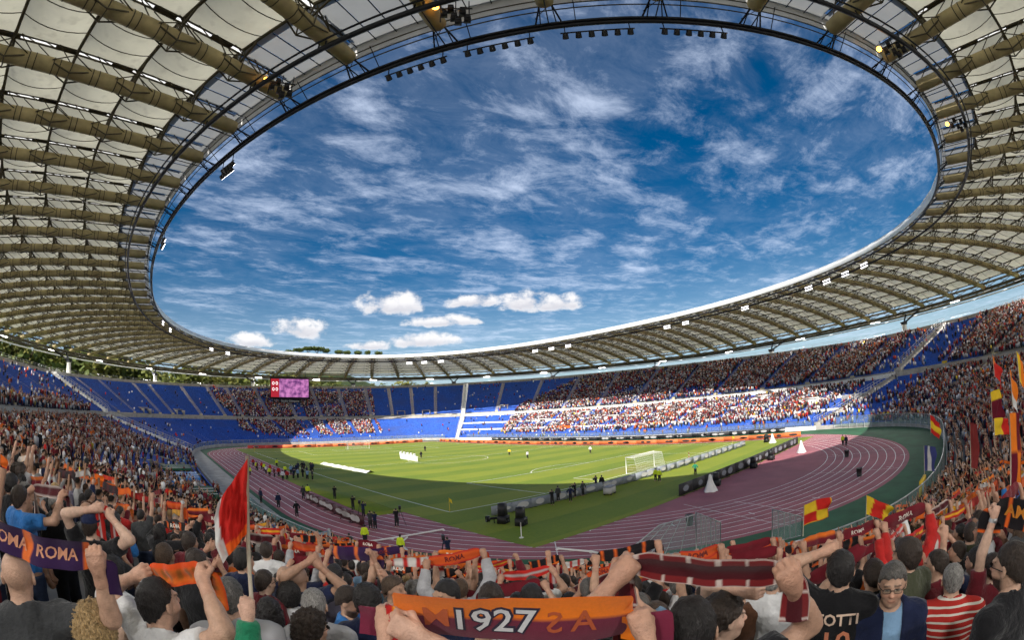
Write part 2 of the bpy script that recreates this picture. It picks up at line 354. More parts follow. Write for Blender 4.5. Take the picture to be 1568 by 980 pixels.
def arc(c, r, a0, a1, n=48):
    a = np.linspace(a0, a1, n); b = MB()
    b.grid(np.stack([np.c_[c[0]+(r-LW/2)*np.cos(a), c[1]+(r-LW/2)*np.sin(a), np.full(n, .0265)], np.c_[c[0]+(r+LW/2)*np.cos(a), c[1]+(r+LW/2)*np.sin(a), np.full(n, .0265)]])); b.build('pitch_marking', M['line'], pitch)
arc((0, 0), 9.15, 0, 2*np.pi, 97); h = math.acos(5.5/9.15)
arc((0, -41.5), 9.15, np.pi/2-h, np.pi/2+h); arc((0, 41.5), 9.15, -np.pi/2-h, -np.pi/2+h)

# ================================================================== stands
NROW_L, NROW_U = 30, 32
ROWS = [S_MID*i/NROW_L for i in range(NROW_L)]+[S_MID+0.012+(1-S_MID-0.012)*i/NROW_U for i in range(NROW_U)]
ROW_END = ROWS[1:]+[1.0]
STANDS = [('east', -0.1225, 0.139, 'sunlit side grandstand of blue seats beyond the far touchline, filled with fans'),
          ('north', 0.139, 0.413, 'curved end grandstand with empty blue blocks under the video screen'),
          ('west', 0.413, 0.640, 'shaded main grandstand along the running track on the left-hand side'),
          ('south', 0.640, 0.8775, 'packed curved end grandstand around the camera and behind the near goal')]
stand_obj = {}
W_AISLE = {'east': [-.10, -.078, -.055, -.03, -.006, .018, .042, .066, .09, .115], 'north': [.1585, .174, .188, .2025, .2195, .2365, .254, .272, .29, .302, .319, .341, .352, .377, .395], 'west': [.432, .452, .474, .498, .522], 'south': [.79, .812, .834, .857]}
for nm, w0, w1, lab in STANDS:
    root = empty('grandstand', (0, 0, 0), label=lab, cat='grandstand'); stand_obj[nm] = root
    nw = int(round((w1-w0)*340))+1; ww = np.linspace(w0, w1, nw)
    prof = []                                              # (s, z offset) polyline of the steps
    b = MB(); st = MB()
    zs = [zprof(np.full(nw, s_), ww) for s_ in ROWS]
    P = []
    F0 = bowl(ww, np.zeros(nw)); F0[:, 2] = -0.1; P.append(F0)
    for i, s_ in enumerate(ROWS):
        a = bowl(ww, np.full(nw, s_)); c_ = bowl(ww, np.full(nw, ROW_END[i])); c_[:, 2] = a[:, 2]; P += [a, c_]
    top = bowl(ww, np.full(nw, 1.0)); P.append(top)
    b.grid(np.stack(P)); b.build('terrace', M['concrete'], root)
    for i, s_ in enumerate(ROWS):                           # one continuous line of seat shells per row
        if i in (NROW_L-1, NROW_L): continue
        wfull = ww; ww = {'south': ww[ww > .838], 'west': ww[ww < .572]}.get(nm, ww); nws = nw; nw = len(ww)
        a = bowl(ww, np.full(nw, s_)); e_ = bowl(ww, np.full(nw, ROW_END[i])); k = (e_-a); k[:, 2] = 0
        zt = a[:, 2:3]*0; zt = np.c_[zt, zt, zt+1.0]
        q0 = a+k*.45+zt*.40; q1 = a+k*.86+zt*.42; q2 = a+k*.98+zt*.80; q3 = a+k*.45+zt*.02
        st.grid(np.stack([q3, q0, q1, q2])); ww, nw = wfull, nws
    st.build('seats', M['seat_blue'], root, kind='stuff')
    # upper parapet, mid walkway wall, front wall
    for (sa, z0, z1, th, name, m_) in ((1.0, 0, 1.15, .35, 'rear_parapet', M['concrete']), (S_MID-.006, 0, 1.35, .25, 'walkway_wall', M['white_wall'] if nm == 'east' else M['concrete']), (0.0, -.9, .3, .3, 'front_wall', M['white_wall'] if nm == 'east' else M['concrete'])):
        a = bowl(ww, np.full(nw, sa)); c_ = bowl(ww, np.full(nw, sa-th/48)); b = MB()
        for q in (a, c_): q[:, 2] = zprof(np.full(nw, max(min(sa, S_MID-.001) if sa < .9 else sa, 0)), ww)
        up = np.array([0, 0, 1.0]); b.grid(np.stack([a+up*z0, a+up*z1, c_+up*z1, c_+up*z0])); b.build(name, m_, root)
    if nm == 'east':
        for sa in (.17, .335):
            a = bowl(ww, np.full(nw, sa)); c_ = bowl(ww, np.full(nw, sa-.006)); c_[:, 2] = a[:, 2]; b = MB(); up = np.array([0, 0, 1.0]); b.grid(np.stack([a-up*.2, a+up*.9, c_+up*.9, c_-up*.5])); b.build('block_wall', M['white_wall'], root)
    for wv in W_AISLE[nm]:                                  # stairways between the blocks
        for lo, hi in ((0.01, S_MID-.01), (S_MID+.014, 0.985)):
            ss = [s_ for s_ in ROWS if lo <= s_ <= hi]; b = MB(); dw = 0.72/700
            if nm == 'south' and lo < .1 and wv < .82: continue
            for s_ in ss:
                ds = (hi-lo)/len(ss); q = bowl(np.array([wv-dw, wv+dw, wv+dw, wv-dw]), np.array([s_, s_, s_+ds, s_+ds])); z = float(zprof(s_+ds*.5, wv))
                lowq = q.copy(); lowq[:, 2] = z-.3; q[:, 2] = z+.36
                b.add(np.r_[lowq, q], [(4, 5, 6, 7), (0, 1, 5, 4), (1, 2, 6, 5), (3, 0, 4, 7)])
            yel = nm == 'south' and wv > .85
            b.build('stairway', M['yellow'] if yel else M['stair'], root, label='yellow painted stairway' if yel else None)
    b = MB()                                                # rail behind the top row
    a = bowl(ww[::2], np.full(len(ww[::2]), .997)); a[:, 2] += 1.15
    for q in a: b.rod(q, q+(0, 0, 1.0), .03, 3)
    b.tube(a+(0, 0, 1.0), .035, 4); b.tube(a+(0, 0, .5), .03, 3); b.build('top_rail', M['steel'], root)
# walls with stairs that divide the stands
for wv, lab, nm in ((0.139, 'white stepped dividing wall with stair between far end and sunlit side', 'east'), (-0.1225, 'grey stepped dividing wall between sunlit side and near end', 'south'), (0.413, 'pale stepped dividing wall between main stand and far end', 'west')):
    b = MB(); dw = 1.0/700; ss = np.linspace(0.0, 1.0, 46); rail = []
    for i in range(45):
        s0, s1 = ss[i], ss[i+1]; z = float(zprof((s0+s1)/2, wv)); q = bowl(np.array([wv-dw, wv+dw, wv+dw, wv-dw]), np.array([s0, s0, s1, s1]))
        lq = q.copy(); lq[:, 2] = z-1.2; q[:, 2] = z+0.95; b.add(np.r_[lq, q], [(4, 5, 6, 7), (0, 1, 5, 4), (1, 2, 6, 5), (2, 3, 7, 6), (3, 0, 4, 7)])
        rail.append(q[:2])
    root = empty('dividing_wall', (0, 0, 0), label=lab, cat='wall'); b.build('stepped_wall', M['white_wall'] if wv != -0.1225 else M['concrete'], root)
    for k in (0, 1):
        b = MB(); L_ = np.array([r_[k] for r_ in rail])
        for q in L_: b.rod(q, q+(0, 0, 1.1), .035, 3)
        b.tube(L_+(0, 0, 1.1), .04, 4); b.tube(L_+(0, 0, .55), .03, 3); b.build('handrail', M['steel'], root)
# entrance portals in the stands
def portal(wv, s_, lab, mt, grp):
    c = bowl(np.array([wv]), np.array([s_]))[0]; n = (C_TOP(wv)-C_FRONT(wv)); n = n/np.linalg.norm(n); a = math.atan2(n[1], n[0])-math.pi/2
    r_ = empty('stand_portal', c, a, label=lab, cat='portal', group=grp)
    b = MB(); b.box((-1.7, 1.6, .75), (.3, 4.2, 1.7)); b.build('side_wall', mt, r_); b = MB(); b.box((1.7, 1.6, .75), (.3, 4.2, 1.7)); b.build('side_wall', mt, r_)
    b = MB(); b.box((0, 2.6, 1.9), (3.9, 2.6, .3)); b.box((0, 3.6, 1.0), (3.3, .3, 1.6)); b.build('lintel', mt, r_)
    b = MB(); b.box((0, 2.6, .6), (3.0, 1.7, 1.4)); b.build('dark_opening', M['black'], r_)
for k, wv in enumerate((-.095, -.062, -.035, -.008, .02, .046, .072, .098)):
    portal(wv, .41 if k % 2 else .28, 'white walled entrance portal among the sunlit crowd of the far side stand', M['white_wall'], 'portals of the sunlit stand')
for k, wv in enumerate((-.105, -.07, .11)):
    portal(wv, .6, 'grey entrance portal above the walkway of the far side stand', M['concrete'], 'portals above the walkway')
for k, wv in enumerate((.165, .182, .335, .365)):
    portal(wv, .575, 'dark entrance portal at the foot of the upper empty blue seats', M['concrete'], 'portals of the far end stand')

# ================================================================== roof
NR = 78
roof = empty('stadium_roof', (0, 0, 0), label='ring shaped stadium roof of cream fabric panels on khaki tube ribs', cat='roof')
RW = np.arange(NR)/NR
RA = C_IN(RW); RE = ring_normal(C_IN, RW); RT = np.c_[-RE[:, 1], RE[:, 0]]
_v = np.linspace(20, 90, 1401); _q = RA[:, None]+RE[:, None]*_v[None, :, None]
RL = _v[np.argmin(np.abs((np.abs(_q[..., 0]-CX)/116)**2.2+(np.abs(_q[..., 1]-CY)/150)**2.2-1), axis=1)]
def zout(x, y): return 27.6+2.9*np.clip(np.sin(np.arctan2(y-CY, x-CX)), 0, 1)     # the outer edge rises towards the far end
ZO = zout(RA[:, 0]+RE[:, 0]*RL, RA[:, 1]+RE[:, 1]*RL)
def zt(U, k): return 34.25-(34.25-ZO[k])*U+1.5*np.sin(np.pi*np.clip(U, 0, 1))
def rp(k, v, lat=0.0, dz=0.0):
    v = np.asarray(v, float); k = k % NR; p = RA[k]+v[..., None]*RE[k]+lat*RT[k]; return np.concatenate([p, (zt(v/RL[k], k)+dz)[..., None]], -1)
NP = 8
def joints(k): return np.linspace(6.2, RL[k % NR]-1.2, NP+1)
def emit_parts(items, name, mats, parent, limit=300, rest='remaining_panels', **k):
    items.sort(key=lambda x: x[0])
    for d, mb in items[:limit]: mb.build(name, mats, parent, **k)
    if len(items) > limit:
        a = MB()
        for d, mb in items[limit:]:
            n0 = a.n
            for V in mb.V: a.V.append(V); a.C.append(np.ones((len(V), 3)))
            for F, m_ in zip(mb.F, mb.M): a.F.append(F+n0); a.M.append(m_)
            a.n += mb.n
        a.build(rest, mats, parent, kind='stuff', **k)
def seen(P):                                                # how large it shows: nearest first, behind the camera last
    d = np.asarray(P)-CAM; return np.linalg.norm(d)+(0 if d@CF > -.15*np.linalg.norm(d) else 500)
panels, ties, panes = [], [], []
uu, qq = np.meshgrid(np.linspace(0, 1, 8), np.linspace(0, 1, 8), indexing='ij')
sagf = 4*uu*(1-uu)*(1-np.abs(2*qq-1)**4)
HM = 1.75
for k in range(NR):
    j0, j1 = joints(k), joints(k+1)
    cab = [MB(), MB()]
    cabp = [[], []]
    for j in range(NP):
        A0, A1 = rp(k, j0[j:j+2], .27, HM); B0, B1 = rp(k+1, j1[j:j+2], -.27, HM)
        P = (A0*(1-uu)[..., None]+A1*uu[..., None])*(1-qq)[..., None]+(B0*(1-uu)[..., None]+B1*uu[..., None])*qq[..., None]
        P[..., 2] -= 0.62*sagf
        b = MB(); b.grid(P); panels.append((seen(P[4, 4]), b))
        for i_, q_ in enumerate((1/3, 2/3)):
            t_ = np.linspace(0, 1, 8)[:-1]; X = (A0*(1-t_)[:, None]+A1*t_[:, None])*(1-q_)+(B0*(1-t_)[:, None]+B1*t_[:, None])*q_
            X[:, 2] -= 0.62*4*t_*(1-t_)*(1-abs(2*q_-1)**4)+0.07; cabp[i_] += list(X)
    for i_ in (0, 1):
        cab[i_].tube(cabp[i_], .045, 3, caps=False); cab[i_].build('cable', M['rod'], roof)
    for j in range(NP+1):
        b = MB(); a_, c_ = rp(k, j0[j], .3, HM-.12), rp(k+1, j1[j], -.3, HM-.12); b.rod(a_, c_, .16, 6)
        b.rod(rp(k, j0[j], .2, .3), a_*.72+c_*.28, .10, 5); b.rod(rp(k+1, j1[j], -.2, .3), c_*.72+a_*.28, .10, 5); ties.append((seen((a_+c_)/2), b))
    # grey clear panes at the inner edge
    gv = np.array([1.0, 3.6, 6.22])
    for q0 in range(4):
        a, c_ = q0/4+.004, (q0+1)/4-.004; G = []
        for q_ in (a, c_):
            X = rp(k, gv, .1, HM-.35)*(1-q_)+rp(k+1, gv, -.1, HM-.35)*q_; G.append(X)
        b = MB(); b.grid(np.stack(G)); panes.append((seen(G[0][1]), b))
emit_parts(panels, 'membrane_panel', M['membrane'], roof, 300, 'membrane_panels', smooth=True)
emit_parts(ties, 'tie_bar', M['rod'], roof, 300, 'tie_bars')
emit_parts(panes, 'clear_pane', M['glasspanel'], roof, 300, 'clear_panes')
for k in range(NR):
    vv = np.r_[1.5, np.arange(2.2, RL[k]-.6, 1.25), RL[k]-.5]; C_ = rp(k, vv)
    b = MB(); r_ = np.full(len(vv), .62); r_[0] = .56
    b.tube(C_, r_, 10)
    J = joints(k)
    rib = b.build('rib_tube', M['rib'], roof, smooth=True)
    b = MB()
    for v in np.r_[J[:-1]+.9, J[:-1]+3.0]:
        for e_ in (0, .55): b.tube(rp(k, np.array([v+e_, v+e_+.09])), .65, 10, caps=False)
    b.build('collar', M['rod'], rib)
    b = MB(); vv = np.linspace(2.0, RL[k]-.5, 30)
    for s_ in (-1, 1): b.tube(rp(k, vv, s_*.25, HM-.03), .09, 4, caps=False)
    for i, v in enumerate(vv[:-1]):
        h_ = vv[i+1]-v
        b.rod(rp(k, v, -.4, HM), rp(k, v+h_, .4, HM), .05, 3); b.rod(rp(k, v, 0, .5), rp(k, v+h_, .4 if i % 2 else -.4, HM-.05), .055, 3)
        if i % 3 == 0:
            X = rp(k, np.array([v, v+h_*1.15]), -.27, HM-.03); Y = rp(k, np.array([v, v+h_*1.15]), .27, HM-.03); b.grid(np.stack([X, Y]))
    for v in J:
        b.rod(rp(k, v, -.1, .5), rp(k, v, -.4, HM), .075, 4); b.rod(rp(k, v, .1, .5), rp(k, v, .4, HM), .075, 4)
        for s_ in (-1, 1):
            b.rod(rp(k, v-1.7, s_*.6, .1), rp(k, v, s_*.8, HM*.5), .06, 3); b.rod(rp(k, v+1.7, s_*.6, .1), rp(k, v, s_*.8, HM*.5), .06, 3)
            b.rod(rp(k, v, s_*.8, HM*.5), rp(k, v, s_*.42, HM), .06, 3)
    b.build('rib_lattice', M['rod'], rib)
    b = MB(); b.grid(np.stack([rp(k, vv, -.3, HM+.012), rp(k, vv, .3, HM+.012)])); b.build('added_slit_cover', M['ridge'], rib)  # cover added over the slit, keeps sun streaks off the ground
    b = MB()
    for v in J[:-1]:
        for s_ in (-1, 1):
            low = rp(k, v, s_*.75, -.66); b.rod(rp(k, v-1.5, s_*.6, -.1), low, .065, 4); b.rod(rp(k, v+1.5, s_*.6, -.1), low, .065, 4); b.rod(low, rp(k, v, s_*.85, .75), .06, 3)
        b.rod(rp(k, v, -.75, -.66), rp(k, v, .75, -.66), .06, 3)
    b.build('bracket', M['rod'], rib)
    b = MB()                                                # hangers that carry the lower ring
    for s_ in (-1, 1):
        b.rod(rp(k, 1.7, s_*.3, -.2), rp(k, 0.0, s_*.9, -.85), .07, 4); b.rod(rp(k, 2.1, s_*.3, .2), rp(k, .25, s_*.5, -.75), .05, 3)
    b.rod(rp(k, 0.6, -.8, -.6), rp(k, 1.6, .5, -.1), .03, 3); b.rod(rp(k, 4.4, -.3, -1.0), rp(k, 4.4, -.3, .2), .08, 4); b.rod(rp(k, 4.4, .3, -1.0), rp(k, 4.4, .3, .2), .08, 4)
    b.build('hanger', M['dark_steel'], rib)
WR = np.linspace(0, 1, 313)[:-1]
EI = ring_normal(C_IN, WR); EO = ring_normal(C_OUT, WR); PO = C_OUT(WR); ZR = zout(PO[:, 0], PO[:, 1])-29.65
def ringpts(v, z): p = C_IN(WR)+EI*v; return np.c_[p, np.full(len(p), z)]
def ring_part(name, specs, m, n=5, smooth=False):
    b = MB()
    for v, z, r_ in specs: b.tube(ringpts(v, z), r_, n, closed=True)
    return b.build(name, m, roof, smooth=smooth)
ring_part('lower_ring', [(0.0, 33.3, .17), (.22, 33.42, .1)], M['dark_steel'], 6)
ring_part('catwalk_ring', [(4.3, 33.1, .2), (4.75, 33.35, .08)], M['dark_steel'], 6)
ring_part('tension_cable', [(.75, 34.15, .045), (1.05, 34.33, .045), (1.4, 34.52, .045)], M['rod'], 4)
b = MB(); b.grid(np.stack([ringpts(.95, 34.45), ringpts(.8, 34.95), ringpts(1.0, 35.55), ringpts(1.5, 35.85)]), wrap=True); b.build('inner_fascia', M['fascia'], roof, smooth=True)
b = MB()                                                    # short struts between the two inner rings
P0, P1, P2 = ringpts(0.1, 33.35), ringpts(4.3, 33.15), ringpts(1.6, 34.5)
for i in range(0, 312, 4): b.rod(P0[i], P1[i], .05, 3)
for i in range(0, 312, 4): b.rod(P0[i+1], P2[i+1], .04, 3)
b.build('ring_struts', M['dark_steel'], roof)
b = MB()                                                    # mullions across the clear panes
for k in range(NR):
    for q_ in (0, .25, .5, .75):
        X = rp(k, np.array([1.0, 6.15]), .1, HM-.4)*(1-q_)+rp(k+1, np.array([1.0, 6.15]), -.1, HM-.4)*q_; b.rod(X[0], X[1], .045, 3)
b.build('mullions', M['dark_steel'], roof, kind='stuff')
def outring(off, z): return np.c_[PO+EO*off, z+ZR]
b = MB(); O = [outring(-.6, 29.2), outring(1.6, 28.6), outring(.8, 30.9)]
for o_, r_ in zip(O, (.42, .38, .3)): b.tube(o_, r_, 6, closed=True)
for i in range(0, 312, 2):
    j = (i+2) % 312
    for a_, c_ in ((0, 1), (1, 2), (2, 0)): b.rod(O[a_][i], O[c_][j], .1, 3)
b.build('outer_ring_truss', M['rod'], roof)
WE = np.linspace(0, 1, NR+1); qn = 9
for k in range(NR):                                         # white lens-shaped eave membranes outside the ring
    q_ = np.linspace(.06, .94, qn); wv = WE[k]+(WE[k+1]-WE[k])*q_; p0 = C_OUT(wv); e_ = ring_normal(C_OUT, wv); bow = np.sin(np.pi*q_); z0 = zout(p0[:, 0], p0[:, 1])-29.65
    b = MB(); b.grid(np.stack([np.c_[p0+e_*1.9, 28.35+bow*.1+z0], np.c_[p0+e_*2.6, 28.5+bow*.75+z0], np.c_[p0+e_*4.2, 28.5+bow*.5+z0]])); b.build('eave_membrane', M['eave'], roof, smooth=True)
b = MB(); b.tube(outring(4.4, 28.1), .22, 5, closed=True); b.build('eave_rail', M['fascia'], roof)
for k in range(16):                                         # columns that carry the ring
    wv = (k+.35)/16; p = C_OUT(wv); t_ = C_TOP(wv); e_ = (p-t_)/np.linalg.norm(p-t_)
    c = np.array([*(t_+e_*2.2), 0]); r_ = empty('roof_column', c, math.atan2(e_[1], e_[0]), group='columns behind the top rows', cat='column')
    r_['label'] = 'pale roof column rising behind the top row of the stands'
    zb = float(zprof(1.0, wv)); h_ = 27.4+float(zout(*p))-29.65
    b = MB(); b.tube([(0, 0, -.1), (0, 0, zb), (0, 0, h_-1.5)], [1.0, .85, .75], 10); b.build('shaft', M['white_wall'], r_, smooth=True)
    d_ = float(np.linalg.norm(p-t_))-2.2; b = MB()
    b.tube([(0, 0, h_-2), (0, 0, h_-1.2)], [1.1, 1.2], 8)
    for s_ in (-1, 1): b.tube([(0, 0, h_-1.6), (d_, s_*2.6, h_+1.3)], .28, 5)
    b.build('capital', M['dark_steel'], r_)
# ================================================================== people: smooth blended bodies
def smin(a, b, k):
    h = np.clip(.5+.5*(b-a)/k, 0, 1); return b*(1-h)+a*h-k*h*(1-h)
class Field:
    def __init__(s, lo, hi, h):
        s.h = h; s.ax = [np.arange(lo[i], hi[i]+h, h) for i in range(3)]; s.D = np.full([len(a) for a in s.ax], 1.0, np.float32); s.lo = np.array(lo, float)
    def _sub(s, lo, hi):
        sl = []
        for i in range(3):
            a = int(max(0, math.floor((lo[i]-s.lo[i])/s.h))); b = int(min(len(s.ax[i]), math.ceil((hi[i]-s.lo[i])/s.h)+1)); sl.append(slice(a, max(a, b)))
        return tuple(sl), (s.ax[0][sl[0]][:, None, None], s.ax[1][sl[1]][None, :, None], s.ax[2][sl[2]][None, None, :])
    def _put(s, sl, d, k, op):
        if d.size == 0: return
        if op == 'add': s.D[sl] = smin(s.D[sl], d, k)
        elif op == 'cut': s.D[sl] = -smin(-s.D[sl], d, k)
    def cone(s, a, b, r1, r2, k=.03, op='add'):
        a, b = np.asarray(a, float), np.asarray(b, float); m = max(r1, r2)+.07
        sl, (x, y, z) = s._sub(np.minimum(a, b)-m, np.maximum(a, b)+m); v = b-a; L2 = v@v+1e-12
        px, py, pz = x-a[0], y-a[1], z-a[2]; t = np.clip((px*v[0]+py*v[1]+pz*v[2])/L2, 0, 1)
        d = np.sqrt((px-t*v[0])**2+(py-t*v[1])**2+(pz-t*v[2])**2)-(r1+(r2-r1)*t); s._put(sl, d, k, op)
    def ell(s, c, r, k=.03, rot=None, op='add'):
        c, r = np.asarray(c, float), np.asarray(r, float); m = (r.max() if rot is not None else r)+.07
        sl, (x, y, z) = s._sub(c-m, c+m); x, y, z = x-c[0], y-c[1], z-c[2]
        if rot is not None:
            q = rot.T; x, y, z = q[0, 0]*x+q[0, 1]*y+q[0, 2]*z, q[1, 0]*x+q[1, 1]*y+q[1, 2]*z, q[2, 0]*x+q[2, 1]*y+q[2, 2]*z
        k0 = np.sqrt((x/r[0])**2+(y/r[1])**2+(z/r[2])**2); k1 = np.sqrt((x/r[0]**2)**2+(y/r[1]**2)**2+(z/r[2]**2)**2)+1e-9
        s._put(sl, k0*(k0-1)/k1, k, op)
    def grid(s): return s.ax[0][:, None, None], s.ax[1][None, :, None], s.ax[2][None, None, :]
    def limit(s, d, k=.004): s.D = -smin(-s.D, -np.broadcast_to(d, s.D.shape), k)
    def mesh(s):
        D = s.D; nx, ny, nz = D.shape; ins = D < 0
        c = np.zeros((nx-1, ny-1, nz-1), int)
        for i in (0, 1):
            for j in (0, 1):
                for k in (0, 1): c += ins[i:nx-1+i, j:ny-1+j, k:nz-1+k]
        act = (c > 0) & (c < 8); ids = np.full(act.shape, -1); I = np.argwhere(act); ids[act] = np.arange(len(I))
        acc = np.zeros((len(I), 3)); cnt = np.zeros(len(I))
        O = [(i, j, k) for i in (0, 1) for j in (0, 1) for k in (0, 1)]
        for a in O:
            for ax in range(3):
                if a[ax]: continue
                b = list(a); b[ax] = 1
                va = D[I[:, 0]+a[0], I[:, 1]+a[1], I[:, 2]+a[2]]; vb = D[I[:, 0]+b[0], I[:, 1]+b[1], I[:, 2]+b[2]]
                m = (va < 0) != (vb < 0); t = np.where(m, va/(va-vb+1e-12), 0); p = np.array(a, float)[None]+t[:, None]*np.eye(3)[ax]
                acc[m] += p[m]; cnt[m] += 1
        V = s.lo+(I+acc/np.maximum(cnt, 1)[:, None])*s.h
        Q = []
        for ax in range(3):
            u, v = (ax+1) % 3, (ax+2) % 3
            A = np.moveaxis(ins, ax, 0); e = A[:-1] != A[1:]; E = np.argwhere(np.moveaxis(e, 0, ax))
            E = E[(E[:, u] > 0) & (E[:, v] > 0) & (E[:, u] < D.shape[u]-1) & (E[:, v] < D.shape[v]-1)]
            if len(E) == 0: continue
            du = np.eye(3, dtype=int)[u]; dv = np.eye(3, dtype=int)[v]
            q = np.stack([ids[tuple((E-du-dv).T)], ids[tuple((E-dv).T)], ids[tuple(E.T)], ids[tuple((E-du).T)]], 1)
            flip = ~ins[tuple(E.T)]; q[flip] = q[flip][:, ::-1]; Q.append(q)
        Q = np.concatenate(Q) if Q else np.zeros((0, 4), int); Q = Q[(Q >= 0).all(1)]
        return V, Q
def rotz(a): c, s_ = math.cos(a), math.sin(a); return np.array([[c, -s_, 0], [s_, c, 0], [0, 0, 1.0]])
def rotx(a): c, s_ = math.cos(a), math.sin(a); return np.array([[1.0, 0, 0], [0, c, -s_], [0, s_, c]])
def unit(v): v = np.asarray(v, float); return v/(np.linalg.norm(v)+1e-12)
def vnoise(V, f, seed=0):
    """cheap smooth noise on points"""
    r_ = np.random.default_rng(seed); o = 0
    for i in range(5):
        d = unit(r_.normal(size=3)); o = o+np.sin((V@d)*f*(1+.37*i)+r_.uniform(0, 6.3))/(1+.3*i)
    return o/3

class Body:
    """one human figure, facing +Y, feet at the origin; hl / hr are the left and right hand positions"""
    def __init__(s, hl=None, hr=None, yaw=0.0, pitch=0.0, build=1.0, belly=0.0, el=None, er=None, open_l=False, open_r=False, axis=None, lift=None):
        s.build, s.belly = build, belly; s.Rh = rotz(yaw)@rotx(pitch)
        s.hands = {}
        s.hc = np.array([0, .02, 1.625])
        for sd, H, hint, op in ((-1, hl, el, open_l), (1, hr, er, open_r)):
            if H is None: H = (sd*.27, .06, .84)
            H = np.asarray(H, float); up = max(0, min(1, (H[2]-1.3)/.6))
            S = np.array([sd*.172*build, -.01, 1.395+.06*up]); l1, l2 = .305, .27
            d = H-S; L_ = np.linalg.norm(d)
            if L_ > l1+l2-.004: l1 *= L_/(l1+l2-.004+1e-9)*1.002; l2 *= L_/(.575-.004)*1.002
            d /= L_; x = (l1*l1-l2*l2+L_*L_)/(2*L_); hgt = math.sqrt(max(l1*l1-x*x, 1e-6))
            hint = np.asarray(hint if hint is not None else (sd*.8, -.15-.3*(1-up), -.35-.5*(1-up)), float); hint = unit(hint-d*(hint@d))
            E = S+d*x+hint*hgt; s.hands[sd] = (S, E, H, op)
    def torso(s, F, g=0.0):
        b, y = s.build, s.belly
        F.ell((0, 0, .96), (.165*b+g, .118+y*.4+g, .14), .05); F.ell((0, .012+y*.35, 1.10), (.155*b+g, .108+y+g, .17), .06)
        F.ell((0, 0, 1.285), (.178*b+g, .118+y*.4+g, .185), .06); F.cone((-.145*b, -.015, 1.395), (.145*b, -.015, 1.395), .058+g, .058+g, .06)
        for sd in (-1, 1): F.cone((sd*.03, -.02, 1.475), (sd*.145*b, -.015, 1.415), .048+g, .044+g, .05)
    def neck(s, F, g=0.0): F.cone((0, -.012, 1.43), (0, .008, 1.56), .06+g, .056+g, .04)
    def legs(s, F, g=0.0, foot=True):
        for sd in (-1, 1):
            F.cone((sd*.085, 0, .93), (sd*.10, .012, .5), .092+g, .06+g, .04); F.cone((sd*.10, .012, .5), (sd*.105, -.02, .09), .06+g, .042+g, .03)
            if foot: F.ell((sd*.11, .055, .045), (.047+g, .125, .045), .03)
    def arm(s, F, sd, g=0.0, upto=2.0):
        S, E, H, _ = s.hands[sd]
        F.ell(S, (.054+g,)*3, .05)
        t = min(1, upto); F.cone(S, S+(E-S)*t, .054+g, .054+g+(.043-.054)*t, .035)
        if upto > 1:
            t = min(1, upto-1); W = E+(H-E)*t; F.cone(E, W, .043+g, (.043+g)+(.030-.043)*t, .02)
            if t > .5: F.cone(E+(H-E)*.12, E+(H-E)*.45, .043+g, .040+g, .03)
    def head(s, F, ears=True):
        Rm, c = s.Rh, s.hc
        def P(*q): return c+Rm@np.array(q)
        F.ell(P(0, -.014, .032), (.077, .097, .093), .02, Rm); F.ell(P(0, .022, -.028), (.063, .076, .088), .03, Rm); F.ell(P(0, .034, -.088), (.047, .052, .036), .03, Rm)
        F.ell(P(0, .07, -.106), (.021, .018, .018), .02, Rm)
        for sd in (-1, 1):
            F.ell(P(sd*.03, .082, .026), (.028, .013, .010), .014, Rm); F.ell(P(sd*.041, .058, -.034), (.026, .028, .027), .02, Rm)
            F.ell(P(sd*.032, .104, .003), (.017, .018, .012), .010, Rm, 'cut'); F.ell(P(sd*.032, .0795, .001), (.0135, .0125, .0115), .003, Rm)
            if ears:
                ro = Rm@rotz(sd*.35); F.ell(P(sd*.080, -.008, -.008), (.010, .021, .034), .008, ro); F.ell(P(sd*.092, .000, -.002), (.007, .012, .020), .006, ro, 'cut')
        F.cone(P(0, .092, .012), P(0, .116, -.030), .009, .0135, .012); F.ell(P(.011, .103, -.036), (.009, .010, .008), .008, Rm); F.ell(P(-.011, .103, -.036), (.009, .010, .008), .008, Rm)
        F.ell(P(0, .090, -.0655), (.024, .010, .006), .006, Rm); F.ell(P(0, .088, -.0765), (.021, .011, .0065), .006, Rm)
    def hand(s, F, sd, k=.010):
        S, E, H, op = s.hands[sd]; d = unit(H-E); n = unit(np.cross(np.cross(d, (0, 1, .15)), d)); n = unit((0, 1, .1)-d*(d@np.array((0, 1, .1)))); a = unit(np.cross(d, n))*sd
        W = H; F.cone(E+(H-E)*.74, W, .0340, .0295, .02)
        def Q(u, v, t): return W+(d*u+a*v+n*t)*.93
        F.cone(Q(.005, 0, 0), Q(.045, 0, .002), .030, .034, .02)
        for v in (-.026, 0, .026): F.cone(Q(.03, v*.8, .002), Q(.082, v, .004), .019, .0165, .02)
        FL = (.92, 1.0, .95, .8)
        for i, v in enumerate((-.032, -.011, .011, .031)):
            f = FL[i]; r_ = .0094
            if op: p0, p1, p2, p3 = Q(.085, v, .002), Q(.085+.042*f, v*1.12, .012), Q(.085+.068*f, v*1.18, .028), Q(.085+.085*f, v*1.2, .044)
            else: p0, p1, p2, p3 = Q(.086, v, -.004), Q(.098*f+.006, v, .036), Q(.058, v, .055), Q(.040, v, .034)
            F.cone(p0, p1, r_*1.15, r_*1.06, .003); F.cone(p1, p2, r_*1.06, r_, .003); F.cone(p2, p3, r_, r_*.85, .003); F.ell(p1, (r_*1.2,)*3, .003)
        if op: t = (Q(.02, -.028, .005), Q(.055, -.058, .02), Q(.085, -.066, .03))
        else: t = (Q(.015, -.028, .01), Q(.050, -.044, .045), Q(.068, -.018, .066))
        F.cone(t[0], t[1], .015, .0125, .01); F.cone(t[1], t[2], .0125, .010, .006)
